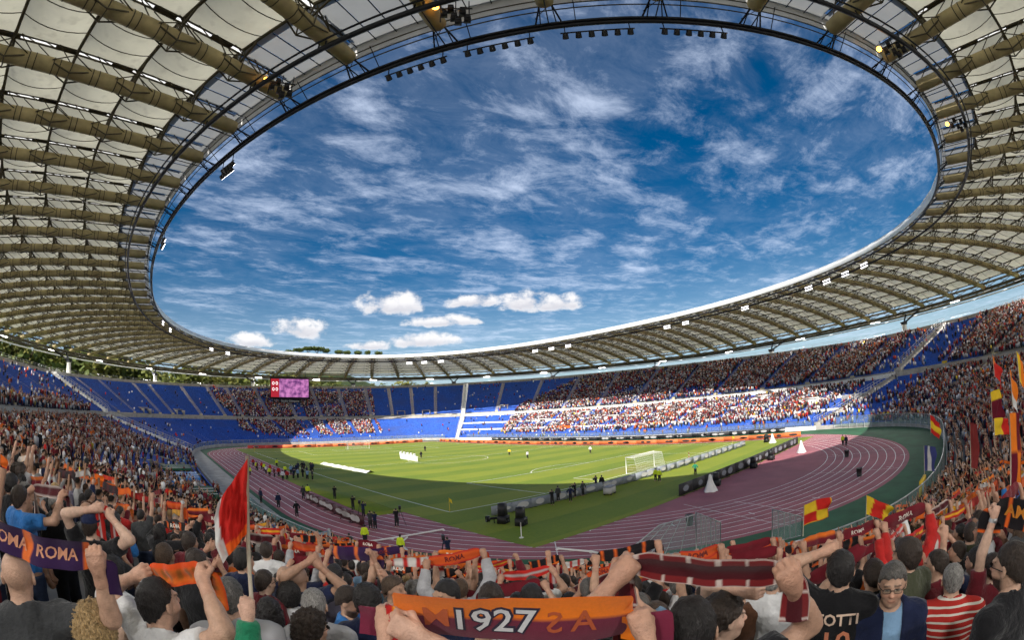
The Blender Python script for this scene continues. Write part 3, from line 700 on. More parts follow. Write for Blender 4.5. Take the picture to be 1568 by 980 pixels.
    # ---- meshes
    def bounds(s):
        P = np.array([q for S, E, H, _ in s.hands.values() for q in (S, E, H)]+[(-.28, -.26, 0), (.28, .26+s.belly, 1.85)]); return P.min(0)-.14, P.max(0)+.14
    def skin(s, h=.026, hh=.012, hd=.009, zmin=0.0, tone=(.52, .30, .20), brow=(.05, .03, .02), stubble=0.0, shave=None, hands=(True, True), head=True):
        mb = MB(); lo, hi = s.bounds(); lo[2] = max(lo[2], zmin-.02); F = Field(lo, hi, h)
        s.torso(F, -.012); s.neck(F)
        if zmin < .6: s.legs(F)
        for sd in (-1, 1): s.arm(F, sd)
        V, Q = F.mesh(); tone = np.array(tone); C_ = np.tile(tone, (len(V), 1)); C_ *= (1+.06*vnoise(V, 22, 3))[:, None]; mb.add(V, Q, 0, C_)
        if head:
            r_ = .175; F = Field(s.hc-(.15, .17, .2), s.hc+(.15, .17, .17), hh); s.neck(F); s.head(F); V, Q = F.mesh(); q = (V-s.hc)@s.Rh; C_ = np.tile(tone, (len(V), 1)); x, y, z = np.abs(q[:, 0]), q[:, 1], q[:, 2]
            C_ *= (1+.05*vnoise(V, 60, 4))[:, None]
            ruddy = np.exp(-(((x-.042)/.025)**2+((z+.03)/.025)**2))*(y > .03)+np.exp(-((x/.02)**2+((z+.03)/.02)**2))*(y > .08); C_ *= 1+ruddy[:, None]*np.array([.10, -.08, -.10])
            m = (y > .06) & (x < .056) & (x > .010) & (np.abs(z-.0265+.10*(x-.03)**2*8) < .0045); C_[m] = C_[m]*.25+np.array(brow)*.75
            lid = (y > .07) & (((x-.032)/.019)**2+((z-.001)/.0105)**2 < 1); C_[lid] *= .62
            eye = (y > .078) & (((x-.032)/.0135)**2+((z-.0005)/.0046)**2 < 1); C_[eye] = (.36, .33, .3); C_[eye & (((x-.032)**2+z**2) < .0062**2)] = (.02, .014, .01)
            C_[(y > .084) & (x < .025) & (np.abs(z+.071) < .0115)] *= (.95, .78, .76); C_[(y > .088) & (x < .022) & (np.abs(z+.0708) < .0022)] *= .6
            if stubble: f = np.clip((-.040-z)/.02, 0, 1)*np.clip((y+.01)/.03, 0, 1)*stubble; lip = (y > .084) & (x < .024) & (np.abs(z+.071) < .012); f[lip] = 0; C_ = C_*(1-f[:, None])+np.array(brow)*1.3*f[:, None]
            if shave is not None: f = np.clip((z-(.055+np.clip(y, -.1, .1)*.75))/.02, 0, 1)*shave; C_ = C_*(1-f[:, None])+np.array(brow)*1.6*f[:, None]
            mb.add(V, Q, 0, C_)
        for i, sd in enumerate((-1, 1)):
            if not hands[i]: continue
            H = s.hands[sd][2]; F = Field(H-.17, H+.17, hd); s.hand(F, sd); V, Q = F.mesh(); d_ = np.linalg.norm(V-H, axis=1); C_ = np.tile(tone, (len(V), 1))*(1+.06*vnoise(V, 22, 3))[:, None]*(1+np.clip((.09-np.abs(d_-.09))/.03, 0, 1)[:, None]*np.array([.03, -.05, -.06]))*(1+.07*vnoise(V, 130, 6))[:, None]; mb.add(V, Q, 0, C_)
        return mb
    def shirt(s, h=.026, sleeve=.62, hem=.86, g=.016, neckz=1.475, jacket=False, zmin=None, wr=1.0, arms=(True, True)):
        lo, hi = s.bounds(); lo[2] = hem-.05
        if zmin: lo[2] = max(lo[2], zmin)
        for S, E, H, _ in s.hands.values(): lo[2] = min(lo[2], E[2]-.1 if sleeve < 1.3 else H[2]-.1)
        F = Field(lo, hi, h); s.torso(F, g); F.cone((0, -.014, 1.42), (0, -.008, 1.485), .074, .070, .04)
        x, y, z = F.grid(); F.limit(hem-z+.012*np.sin(x*14)+0*y)
        for i, sd in enumerate((-1, 1)):
            if not arms[i]: continue
            A = Field(lo, hi, h); s.arm(A, sd, g+.012, sleeve); S, E, H, _ = s.hands[sd]; a, b_ = (S, E) if sleeve <= 1 else (E, H); d = unit(b_-a); t = sleeve if sleeve <= 1 else sleeve-1; p = a+(b_-a)*t
            A.limit((x-p[0])*d[0]+(y-p[1])*d[1]+(z-p[2])*d[2] if sleeve <= 1 else np.minimum((x-p[0])*d[0]+(y-p[1])*d[1]+(z-p[2])*d[2], .12-np.sqrt((x-p[0])**2+(y-p[1])**2+(z-p[2])**2)))
            F.D = smin(F.D, A.D, .03).astype(np.float32)
        n = np.sin(x*31+z*17+np.sin(y*23)*1.5)*np.sin(z*26-x*9+np.sin(x*40))*.5+np.sin(z*55+x*14+y*30)*.3; F.D = F.D-np.float32(wr)*n.astype(np.float32)*.0085*(1 if h < .022 else 0.6)
        F.ell((0, .022, 1.535), (.078, .086, .085), .006, op='cut')
        if jacket:
            F.limit(np.where(y > .0, (.055-.10*np.clip(1.42-z, 0, 1)*0-np.abs(x+.02))*1.0, -9)+0*z, .01)
        V, Q = F.mesh(); mb = MB(); mb.add(V, Q); return mb
    def trousers(s, h=.03, g=.018):
        F = Field((-.3, -.25, .05), (.3, .3, 1.02), h); F.ell((0, 0, .93), (.17*s.build+g, .122+g+s.belly*.4, .13), .04); s.legs(F, g, foot=False); x, y, z = F.grid(); F.limit(z-.93+0*x+0*y); F.limit(.10-z+0*x+0*y); V, Q = F.mesh(); mb = MB(); mb.add(V, Q); return mb
    def hair(s, style='short', h=.011, seed=0):
        Rm, c = s.Rh, s.hc; lo, hi = c-(.2, .24, .24), c+(.2, .22, .22)
        if style in ('long', 'bob'): lo[2] -= .22 if style == 'long' else .06
        if style == 'tail': lo[1] -= .08; lo[2] -= .12
        F = Field(lo, hi, h)
        def P(*q): return c+Rm@np.array(q)
        t = {'short': .010, 'crop': .005, 'full': .020, 'curly': .036, 'afro': .050, 'long': .020, 'bob': .022, 'tail': .012, 'bald': .004, 'thin': .004}[style]
        F.ell(P(0, -.016, .034), (.077+t, .097+t, .093+t), .02, Rm); F.ell(P(0, -.035, -.02), (.066+t, .072+t, .085), .03, Rm)
        if style == 'long':
            for sx in (-.06, -.02, .02, .06): F.cone(P(sx, -.06, -.02), P(sx*1.3, -.095, -.27), .045, .032, .03)
            for sx in (-1, 1): F.cone(P(sx*.078, -.01, 0), P(sx*.085, -.02, -.2), .028, .022, .03)
        if style == 'bob':
            for sx in (-.06, -.02, .02, .06): F.cone(P(sx, -.05, 0), P(sx*1.15, -.065, -.10), .048, .045, .03)
            for sx in (-1, 1): F.cone(P(sx*.08, 0, .02), P(sx*.082, .01, -.10), .030, .026, .03)
        if style == 'tail': F.cone(P(0, -.115, .02), P(0, -.15, -.13), .03, .018, .02)
        x, y, z = F.grid(); qx, qy, qz = x-c[0], y-c[1], z-c[2]; X = Rm[0, 0]*qx+Rm[1, 0]*qy+Rm[2, 0]*qz; Y = Rm[0, 1]*qx+Rm[1, 1]*qy+Rm[2, 1]*qz; Z = Rm[0, 2]*qx+Rm[1, 2]*qy+Rm[2, 2]*qz
        yy = [-.14, -.10, -.06, -.02, .01, .03, .06, .09, .12]
        line = {'bald': [-.07, -.07, -.03, -.01, .02, .05, .2, .2, .2], 'thin': [-.07, -.07, -.03, -.005, .02, .06, .075, .10, .12], 'curly': [-.09, -.09, -.06, -.03, -.02, .01, .05, .06, .07], 'afro': [-.10, -.10, -.07, -.04, -.03, .0, .05, .06, .07]}.get(style, [-.085, -.082, -.035, -.005, .012, .035, .055, .066, .08])
        if style in ('long', 'bob'): line = [-.5, -.5, -.5, -.5, -.3, .03, .05, .06, .07]
        if style == 'tail': line[0] = -.3
        zl = np.interp(Y, yy, line)+.005*np.sin(X*160+Y*90)+.004*np.sin(X*310-Z*200+Y*260)
        a = {'curly': .016, 'afro': .013, 'full': .006, 'long': .006, 'bob': .006}.get(style, .0034); f = {'curly': 1.0, 'afro': 1.3}.get(style, 1.15)
        n = np.sin(X*95*f+np.sin(Z*70*f+seed)*1.6)*np.sin(Y*88*f+np.sin(X*60*f)*1.3+seed)*np.sin(Z*92*f+np.sin(Y*75*f)*1.4)
        F.D = (F.D-(n*a*1.6)).astype(np.float32); F.limit(zl-Z, .006)
        if style == 'bald': F.limit(Z-.035-np.clip(-Y-.03, 0, .1)*.4, .006)
        V, Q = F.mesh(); mb = MB(); mb.add(V, Q); return mb
# ================================================================== cloth, skin and hair materials
def hair_mat(name, c):
    m = bpy.data.materials.new(name); m.use_nodes = True; t = m.node_tree; b = t.nodes['Principled BSDF']; b.inputs['Roughness'].default_value = .5; b.inputs['Specular IOR Level'].default_value = .4
    co = t.nodes.new('ShaderNodeTexCoord'); mp = t.nodes.new('ShaderNodeMapping'); mp.inputs['Scale'].default_value = (150, 150, 28); t.links.new(co.outputs['Object'], mp.inputs[0])
    n = t.nodes.new('ShaderNodeTexNoise'); n.inputs['Scale'].default_value = 1.0; n.inputs['Detail'].default_value = 5; n.inputs['Distortion'].default_value = 1.2; t.links.new(mp.outputs[0], n.inputs['Vector'])
    r_ = t.nodes.new('ShaderNodeValToRGB'); e = r_.color_ramp.elements; e[0].position = .32; e[0].color = (*(x*.35 for x in c), 1); e[1].position = .7; e[1].color = (*(min(1, x*1.9+.01) for x in c), 1); t.links.new(n.outputs[0], r_.inputs[0]); t.links.new(r_.outputs[0], b.inputs['Base Color'])
    bp = t.nodes.new('ShaderNodeBump'); bp.inputs['Strength'].default_value = 1.0; bp.inputs['Distance'].default_value = .012; t.links.new(n.outputs[0], bp.inputs['Height']); t.links.new(bp.outputs[0], b.inputs['Normal']); return m
HAIR = {'black': hair_mat('hair_black', (.010, .008, .008)), 'dark brown': hair_mat('hair_dark_brown', (.026, .016, .011)), 'brown': hair_mat('hair_brown', (.06, .035, .02)), 'grey': hair_mat('hair_grey', (.20, .19, .18)), 'blond': hair_mat('hair_blond', (.36, .24, .11)), 'salt and pepper': hair_mat('hair_pepper', (.085, .078, .072))}
SKIN = [material('skin_%s' % n, (1, 1, 1), 0.48, 0.17, 26, 0.55, 120, attr=True, spec=0.4, detail=8) for n in ('warm',)]
TONES = [(.43, .255, .175), (.49, .30, .21), (.36, .21, .14), (.54, .355, .265), (.28, .16, .10)]
CLOTH_RGB = {'white': (.66, .66, .67), 'light grey': (.36, .36, .38), 'charcoal': (.045, .047, .05), 'black': (.012, .012, .014), 'navy': (.014, .02, .055), 'maroon': (.13, .014, .022), 'red': (.42, .022, .02), 'orange': (.66, .14, .02), 'light blue': (.20, .34, .52), 'lilac': (.34, .32, .44), 'olive': (.055, .06, .035), 'brown': (.10, .045, .025), 'green': (.02, .20, .10), 'bright blue': (.03, .16, .45), 'yellow': (.70, .52, .04)}
CLOTH = {k: material('cloth_'+k.replace(' ', '_'), v, 0.9, 0.18, 7, 1.0, 22, spec=0.12, sheen=0.15) for k, v in CLOTH_RGB.items()}
DENIM = material('denim', (.03, .045, .09), 0.9, 0.25, 20); CHINO = material('dark_trousers', (.02, .02, .022), 0.9, 0.2, 15)
def stripe_mat(name, a, b, pitch, duty=.5, axis=2, lo=None, hi=None):
    m = bpy.data.materials.new(name); m.use_nodes = True; t = m.node_tree; p = t.nodes['Principled BSDF']; p.inputs['Roughness'].default_value = .9; p.inputs['Specular IOR Level'].default_value = .12
    co = t.nodes.new('ShaderNodeTexCoord'); sp = t.nodes.new('ShaderNodeSeparateXYZ'); t.links.new(co.outputs['Object'], sp.inputs[0])
    def mt(op, x, y):
        n = t.nodes.new('ShaderNodeMath'); n.operation = op
        for i, v in enumerate((x, y)):
            if isinstance(v, (int, float)): n.inputs[i].default_value = v
            else: t.links.new(v, n.inputs[i])
        return n.outputs[0]
    if lo is None: f = mt('LESS_THAN', mt('FRACT', mt('DIVIDE', sp.outputs[axis], pitch), 0), duty)
    else: f = mt('MULTIPLY', mt('GREATER_THAN', sp.outputs[axis], lo), mt('LESS_THAN', sp.outputs[axis], hi))
    mx = t.nodes.new('ShaderNodeMix'); mx.data_type = 'RGBA'; t.links.new(f, mx.inputs[0]); mx.inputs[6].default_value = (*a, 1); mx.inputs[7].default_value = (*b, 1); t.links.new(mx.outputs[2], p.inputs['Base Color']); return m
CLOTH['striped'] = stripe_mat('red_white_stripes', (.40, .03, .025), (.62, .58, .52), .052, .30)
CLOTH['banded'] = stripe_mat('grey_polo_navy_band', (.34, .34, .36), (.02, .025, .06), 1, lo=1.24, hi=1.36)
CLOTH['check'] = CLOTH['light blue']
M['spectacle'] = glass('spectacle_lens', (.3, .33, .35), .08)
M['scarf'] = material('knitted_scarf', (1, 1, 1), .95, .06, 90, .35, 330, attr=True, spec=.05, sheen=.2)

# ------------------------------------------------------------------ scarves and lettering
def text_mesh(body, size=1.0, offset=0.0, bold=0.0):
    cu = bpy.data.curves.new('lettering', 'FONT'); cu.body = body; cu.size = size; cu.offset = offset; cu.align_x = 'CENTER'; cu.align_y = 'CENTER'; cu.resolution_u = 2
    o = bpy.data.objects.new('lettering', cu); me = bpy.data.meshes.new_from_object(o); bpy.data.objects.remove(o)
    V = np.array([v.co[:] for v in me.vertices]).reshape(-1, 3); F = [tuple(p.vertices) for p in me.polygons]; bpy.data.meshes.remove(me); return V, F
PAT = {
 'orange with red edges': lambda u, v: (.56, .085, .018) if .16 < v < .84 else (.36, .02, .02),
 'maroon with orange edge': lambda u, v: (.13, .012, .02) if v < .72 else (.66, .15, .02),
 'maroon with white dashes': lambda u, v: ((.55, .46, .42) if (v < .035 or v > .965 or (v < .25 or v > .75) and (u % .11) < .015) else (.17, .016, .018) if (v < .25 or v > .75) else (.065, .008, .012)),
 'white with red blocks': lambda u, v: (.44, .03, .025) if (u % .2) < .07 else (.60, .57, .54),
 'black with orange bars': lambda u, v: (.70, .12, .02) if (u % .16) < .03 else (.014, .012, .014),
 'red and yellow striped': lambda u, v: (.75, .42, .03) if .33 < v < .66 else (.45, .02, .02),
 'plain maroon': lambda u, v: (.14, .012, .02),
 'purple and orange': lambda u, v: (.66, .14, .03) if (u % .31) < .06 else ((.50, .46, .50) if .10 < v < .14 or .86 < v < .90 else (.035, .015, .06)),
 'orange over maroon': lambda u, v: (.86, .20, .012) if v > .52 else (.16, .02, .045),
 'red with white band': lambda u, v: (.58, .56, .55) if .38 < v < .66 else (.50, .025, .02),
 'orange ribbed': lambda u, v: ((.60, .07, .015) if v > .8 or v < .12 else ((.34, .11, .02) if (u % .05) < .022 and .25 < v < .7 else (.62, .13, .02))),
}
def scarf(A, B, width, sag, pat, label, tails=(.32, .3), tilt=(0, 0, 1), group=None, text=None, name='scarf', nu=64, nv=7, twist=0.0, seed=0, tpinch=.5, rip=1.0):
    """a knitted band stretched between two hands with hanging tails; returns the object"""
    A, B = np.asarray(A, float), np.asarray(B, float); r_ = np.random.default_rng(seed); span = np.linalg.norm(B-A)
    e = unit(B-A); up0 = unit(np.asarray(tilt, float)-e*(np.asarray(tilt, float)@e)); nrm = unit(np.cross(e, up0))
    if nrm@(A-CAM) > 0: nrm = -nrm
    Lt = [tails[0], span*1.02, tails[1]]; tot = sum(Lt); us = np.linspace(0, tot, nu); C_, W_, N_ = [], [], []
    for u in us:
        if u < Lt[0]: t = 1-u/Lt[0] if Lt[0] > 0 else 0; c = A-e*.035*math.sin(min(1, t*4)*math.pi/2)-np.array([0, 0, Lt[0]*t])-nrm*.02; wd = unit(e*.9+nrm*.3*math.sin(seed+t*3)); k = tpinch+(.9-tpinch)*min(1, t*2)
        elif u < Lt[0]+Lt[1]:
            t = (u-Lt[0])/Lt[1]; c = A+(B-A)*t-np.array([0, 0, sag*4*t*(1-t)])+nrm*rip*(.012*math.sin(t*11+seed)+.008*math.sin(t*23+seed)); a = twist*math.sin(math.pi*t)+.10*math.sin(t*7+seed); wd = up0*math.cos(a)+nrm*math.sin(a); ed = min(t, 1-t); k = tpinch+(1-tpinch)*min(1, ed*7)**.7
        else: t = (u-Lt[0]-Lt[1])/max(Lt[2], 1e-6); c = B+e*.035*math.sin(min(1, t*4)*math.pi/2)-np.array([0, 0, Lt[2]*t])-nrm*.02; wd = unit(-e*.9+nrm*.3*math.sin(seed+2+t*3)); k = tpinch+(.9-tpinch)*min(1, t*2)
        C_.append(c); W_.append(wd*width*k)
    C_, W_ = np.array(C_), np.array(W_)
    for arr in (W_,):                                        # ease the turn at the hands
        for _ in range(2): arr[1:-1] = (arr[:-2]+2*arr[1:-1]+arr[2:])/4
    vv = np.linspace(0, 1, nv); P = C_[:, None]+W_[:, None]*(vv-.5)[None, :, None]
    T = np.gradient(C_, axis=0); NN = np.cross(T, W_); NN /= np.linalg.norm(NN, axis=1)[:, None]+1e-9
    P = P+NN[:, None]*(rip*.012*np.sin(vv*math.pi*2+seed)+.0)[None, :, None]
    f = PAT[pat]; col_ = np.array([[f(u, v) for v in vv] for u in us]); th = .007
    mb = MB(); n = nu*nv; Pt, Pb = P+NN[:, None]*th/2, P-NN[:, None]*th/2
    mb.grid(Pt, 0, col_.reshape(-1, 3)); mb.F[-1] = mb.F[-1]; mb.grid(Pb[::-1], 0, col_[::-1].reshape(-1, 3))
    o = mb.build(name, M['scarf'], smooth=True, label=label, cat='scarf', group=group)
    if text:
        for (body, uc, vc, size, rgb, off, dz) in text:
            V, F = text_mesh(body, size, off)
            if uc < 0: V[:, 0] *= -1; F = [q[::-1] for q in F]
            uc = abs(uc); x0 = Lt[0]+uc*span
            sgn = 1.0 if e@CR > 0 else -1.0; upv = 1.0 if up0@CU > 0 else -1.0
            uu_ = np.interp(x0+V[:, 0]*sgn, us, np.arange(nu)); i0 = np.clip(uu_.astype(int), 0, nu-2); fr = (uu_-i0)[:, None]; v_ = (.5+(vc-.5)*upv+V[:, 1]*upv/width)[:, None]
            def at(i): return C_[i]+W_[i]*(v_-.5)+NN[i]*(rip*.012*np.sin(v_*math.pi*2+seed))
            Q = at(i0)*(1-fr)+at(i0+1)*fr; nn = NN[i0]*np.where((NN[i0]*(Q-CAM)).sum(1) > 0, -1, 1)[:, None]
            tb = MB(); tb.V.append(Q+nn*(th/2+.0025+dz)); tb.n = len(Q); tb.C.append(np.tile(np.array(rgb), (len(Q), 1))); tb.hascol = True
            for k in sorted(set(len(q) for q in F)): fa = np.array([q for q in F if len(q) == k]); tb.F.append(fa); tb.M.append(np.zeros(len(fa)))
            tb.build('lettering', M['scarf'], o)
    return o

# ================================================================== figures set one by one
PEOPLE = []                                                 # (x, y) taken
def tread(x, y):
    w_, s_ = inv(x, y); i = max(k for k in range(len(ROWS)) if ROWS[k] <= max(s_, 0)); return float(zprof(ROWS[i], w_))
class Fig:
    """places a Body so that its head is where the photograph shows it"""
    def __init__(s, head, face=0.0, scale=None, **k):
        s.far = head[2] > 3.9
        s.P = at_px(*head); s.az = math.atan2(*(s.P-CAM)[:2])+R(face); z = tread(s.P[0], s.P[1])
        s.sc = scale or min(1.10, max(.84, (s.P[2]-z)/1.625)); s.o = np.array([s.P[0], s.P[1], s.P[2]-1.625*s.sc]); s.rz = -s.az; s.k = k; PEOPLE.append((s.P[0], s.P[1]))
    def loc(s, px):
        W = at_px(*px); return rotz(-s.rz)@(W-s.o)/s.sc
    def make(s, label, hl=None, hr=None, shirt='white', sleeve=.62, hair=('short', 'dark brown'), tone=1, stubble=0.0, shave=None, fine=True, trousers=DENIM, jacket=False, hem=.86, glasses=None, cap=None, hands=(True, True), body_zmin=.55, **bk):
        kw = dict(s.k); kw.update(bk); fine = fine and not s.far
        if hl is not None: kw['hl'] = s.loc(hl)
        if hr is not None: kw['hr'] = s.loc(hr)
        B = Body(**kw); h, hh, hd = (.018, .0072, .0044) if fine else (.025, .0105, .008)
        hc = HAIR[hair[1]] if hair else HAIR['grey']; br = {'grey': (.16, .14, .13), 'blond': (.2, .13, .07), 'salt and pepper': (.06, .055, .05)}.get(hair[1] if hair else 'grey', (.025, .016, .012))
        o = B.skin(h, hh, hd, zmin=body_zmin, tone=TONES[tone], brow=br, stubble=stubble, shave=shave, hands=hands).build('person', SKIN[0], smooth=True, label=label, cat='person')
        o.location = s.o; o.rotation_euler = (0, 0, s.rz); o.scale = (s.sc,)*3
        if jacket:
            B.shirt(h, .5, .88, g=.008, wr=.5).build('shirt', CLOTH['check'], o, smooth=True); B.shirt(h, 1.93, hem, g=.030, jacket=True).build('jacket', CLOTH[shirt], o, smooth=True)
        else: B.shirt(h, sleeve, hem).build('shirt', CLOTH[shirt], o, smooth=True)
        B.trousers(.04).build('trousers', trousers, o, smooth=True)
        if hair and hair[0]: B.hair(hair[0], .0078 if fine else .011, seed=int(s.P[0]*10)).build('hair', hc, o, smooth=True)
        Rm, c = B.Rh, B.hc
        def P(*q): return c+Rm@np.array(q)
        if glasses:
            b = MB()
            for sd in (-1, 1):
                a = np.linspace(0, 2*np.pi, 17)[:-1]; ring = [P(sd*.033+.0235*np.sign(math.cos(t))*abs(math.cos(t))**.5, .108, .0+.0135*np.sign(math.sin(t))*abs(math.sin(t))**.5) for t in a]; b.tube(ring, .0019, 5, closed=True, up=Rm@np.array((0, 1, 0)))
                b.tube([P(sd*.056, .108, .006), P(sd*.078, .06, .006), P(sd*.086, -.01, .0)], .0026, 4)
            b.tube([P(-.011, .111, .004), P(0, .114, .006), P(.011, .111, .004)], .0024, 4); gl = b.build('glasses', M['black'], o)
            for sd in (-1, 1):
                b = MB(); ring = [P(sd*.033+.022*math.cos(t), .107, .0125*math.sin(t)) for t in np.linspace(0, 2*np.pi, 13)[:-1]]; b.add(ring, [list(range(12))]); b.build('lens', M['black'] if glasses == 'sun' else M['spectacle'], gl)
        if cap:
            F = Field(c-(.14, .22, .1), c+(.14, .24, .18), .008); F.ell(P(0, -.014, .045), (.088, .108, .095), .01, Rm); x, y, z = F.grid(); q = (x-c[0])*Rm[0, 2]+(y-c[1])*Rm[1, 2]+(z-c[2])*Rm[2, 2]; F.limit(.038-q); F.ell(P(0, .13, .045), (.072, .075, .010), .012, Rm); V, Q = F.mesh(); b = MB(); b.add(V, Q); b.build('cap', CLOTH[cap], o, smooth=True)
        s.B, s.obj = B, o; return o
    def world(s, p): return s.o+rotz(s.rz)@np.asarray(p, float)*s.sc
    def fist(s, sd):
        S, E, H, _ = s.B.hands[sd]; return s.world(H+unit(H-E)*.065+np.array([0, .03, 0]))
    def print_back(s, texts, child, name='back_print'):
        """lettering laid onto the back of the shirt"""
        from mathutils.bvhtree import BVHTree
        me = child.data; bv = BVHTree.FromPolygons([v.co[:] for v in me.vertices], [tuple(p.vertices) for p in me.polygons])
        for body, x, z, size, rgb, off in texts:
            V, F = text_mesh(body, size, off); Q = []
            for v in V:
                hit = bv.ray_cast(Vector((x+v[0], -.8, z+v[1])), Vector((0, 1, 0))); y = hit[0].y if hit[0] else -.14; Q.append((x+v[0], y-.006, z+v[1]))
            tb = MB(); tb.V.append(np.array(Q)); tb.n = len(Q); tb.C.append(np.tile(np.array(rgb), (len(Q), 1))); tb.hascol = True
            for k in sorted(set(len(q) for q in F)): fa = np.array([q for q in F if len(q) == k]); tb.F.append(fa); tb.M.append(np.zeros(len(fa)))
            tb.build(name, M['scarf'], child)
def child(o, nm): return next(c for c in o.children if c.name.split('.')[0] == nm)

# --- left of the frame
f = Fig((27, 885, 2.55), 12); f.make('bald man in charcoal T-shirt at the left edge, right fist raised with purple scarf', hr=(150, 874, 2.25), shirt='charcoal', hair=None, tone=1, build=1.08, belly=.03)
a_ = f.fist(1)
scarf(at_px(-40, 796, 2.5), a_, .125, .04, 'purple and orange', 'dark purple scarf lettered twice in orange, held by the bald man', tails=(.05, .16), text=[('ROMA', .30, .5, .07, (.55, .26, .16), .001, 0), ('ROMA', .72, .5, .07, (.55, .26, .16), .001, 0)], seed=1, tpinch=.8)
f = Fig((146, 968, 2.5), 10); f.make('person with curly blond hair at the bottom edge below the bald man', shirt='brown', hair=('afro', 'blond'))
f = Fig((172, 878, 4.3), 55, yaw=.2); o = f.make('dark haired woman in white T-shirt with backpack straps, left of the man in profile', shirt='white', hair=('bob', 'black'), tone=3, hl=(192, 940, 4.1), hr=(152, 950, 4.3), build=.9)
b = MB(); b.tube([(.11, .12, 1.20), (.125, .09, 1.40), (.115, -.02, 1.475), (.10, -.13, 1.40), (.10, -.16, 1.2)], .014, 5); b.tube([(-.11, .12, 1.20), (-.125, .09, 1.40), (-.115, -.02, 1.475), (-.10, -.13, 1.40), (-.10, -.16, 1.2)], .014, 5); b.build('backpack_strap', CLOTH['black'], o)
b = MB(); b.box((0, -.24, 1.18), (.28, .16, .40), taper=.8); b.build('backpack', CLOTH['navy'], o)
f = Fig((238, 925, 2.6), 62, yaw=.15, pitch=.1); f.make('smiling stubbled man in white T-shirt, in profile, stretching an orange scarf', hl=(206, 884, 2.75), hr=(312, 893, 2.45), shirt='white', hair=('crop', 'black'), tone=1, stubble=.55)
scarf(f.fist(-1), f.fist(1), .11, .015, 'orange ribbed', 'orange ribbed scarf stretched by the stubbled man in profile', tails=(.1, .22), seed=3)
f = Fig((140, 806, 5.0), 40, pitch=.05); f.make('man in dark blue cap with both arms raised, above the purple scarf', hl=(142, 780, 4.9), hr=(171, 794, 4.85), shirt='black', hair=('crop', 'dark brown'), cap='navy', tone=3, fine=False)
scarf(f.fist(-1), f.fist(1), .12, .03, 'red with white band', 'red and white scarf gripped by the man in the blue cap', tails=(.3, .35), seed=4)
f = Fig((352, 918, 3.2), 8); f.make('grey haired man seen from behind in grey polo with navy band, below the big flag', shirt='banded', hair=('thin', 'salt and pepper'), tone=1, build=1.12, belly=.05)
f = Fig((430, 1062, 2.05), 5, scale=.8); f.make('flag bearer in green long sleeved top at the bottom edge', hl=(379, 945, 2.15), el=(-.1, .1, -1), shirt='green', sleeve=1.93, hair=('short', 'brown'), tone=3)
FLAGHAND = f.fist(-1)
f = Fig((413, 942, 3.7), 0); f.make('woman with long black hair, right of the flag pole', shirt='black', hair=('long', 'black'), tone=3, build=.88)
f = Fig((404, 893, 4.9), 50); f.make('young fan with short dark hair and red scarf collar, left of the curly haired head', shirt='maroon', hair=('short', 'dark brown'), tone=3, glasses='clear', build=.9, fine=False)
f = Fig((443, 915, 4.9), 5); f.make('fan with a round mop of black curls and white shirt', shirt='white', hair=('afro', 'black'), tone=1)
f = Fig((481, 930, 3.4), 15); f.make('older man with cropped grey hair and white collar, left of the blue T-shirt', shirt='light grey', hair=('crop', 'grey'), tone=1)
f = Fig((437, 888, 5.2), 0); f.make('bald man in navy T-shirt, left of two bald heads', shirt='navy', hair=None, tone=1, shave=.15, fine=False)
f = Fig((457, 887, 5.1), 8); f.make('bald man in navy T-shirt, fist up, right of two bald heads', hl=(474, 860, 4.9), hr=(490, 868, 4.9), shirt='navy', hair=None, tone=2, shave=.15, fine=False)
f = Fig((474, 966, 3.3), 60); f.make('curly dark haired man in sunglasses at the bottom edge, turned to the right', shirt='light grey', hair=('curly', 'dark brown'), tone=1, glasses='sun', stubble=.2)
f = Fig((531, 921, 4.2), 118, yaw=.1, pitch=-.3); f.make('bearded man in bright blue T-shirt glancing down, left of a dark haired head', shirt='bright blue', hair=('short', 'dark brown'), tone=1, stubble=.9)
f = Fig((563, 923, 3.8), 0); f.make('person with thick black hair and navy shirt seen from behind, beside the bearded man', shirt='navy', hair=('full', 'black'), tone=1)
f = Fig((512, 884, 5.4), 20); f.make('short haired man in lilac shirt with his back turned, behind the bearded man', shirt='lilac', sleeve=1.9, hair=('short', 'black'), tone=1, fine=False)
f = Fig((408, 845, 7.5), 10); f.make('dark haired man in white shirt seen from behind, right of the flag', shirt='white', hair=('short', 'dark brown'), tone=1, fine=False)
f = Fig((372, 860, 5.4), 40); f.make('dark haired man in navy top turned right, directly behind the flag pole', shirt='navy', hair=('short', 'black'), tone=1, fine=False)
# --- centre: the 1927 scarf right below the camera
f = Fig((800, 1075, 1.45), 0); f.make('person below the frame holding the orange and maroon 1927 scarf with both fists', hl=(592, 968, 1.62), hr=(988, 974, 1.60), el=(-1, -.2, -.9), er=(1, -.2, -.9), shirt='black', hair=('short', 'dark brown'), tone=1)
f0 = f
A, B_ = f.fist(-1), f.fist(1)
scarf(A+np.array([0, 0, .0]), B_, .19, .010, 'orange over maroon', 'wide orange over maroon scarf lettered 1927 in white, nearest the camera', tails=(.12, .12), tilt=(-.25, -.35, 1), nu=90, nv=13, seed=0, tpinch=.88, rip=.25,
      text=[('1927', .43, .50, .135, (.03, .02, .045), .009, 0), ('1927', .43, .50, .135, (.62, .62, .64), .0015, .003), ('M', .2, .50, .12, (.50, .10, .025), .001, 0), ('A', .80, .48, .12, (.45, .09, .03), .001, 0), ('S', -.68, .48, .12, (.45, .09, .03), .001, 0)])
f = Fig((664, 1085, 1.7), 0); f.make('owner of the fist gripping a yellow ribbon beside the 1927 scarf', hr=(640, 975, 1.58), shirt='maroon', hair=('short', 'black'), tone=3)
q = f.fist(1)
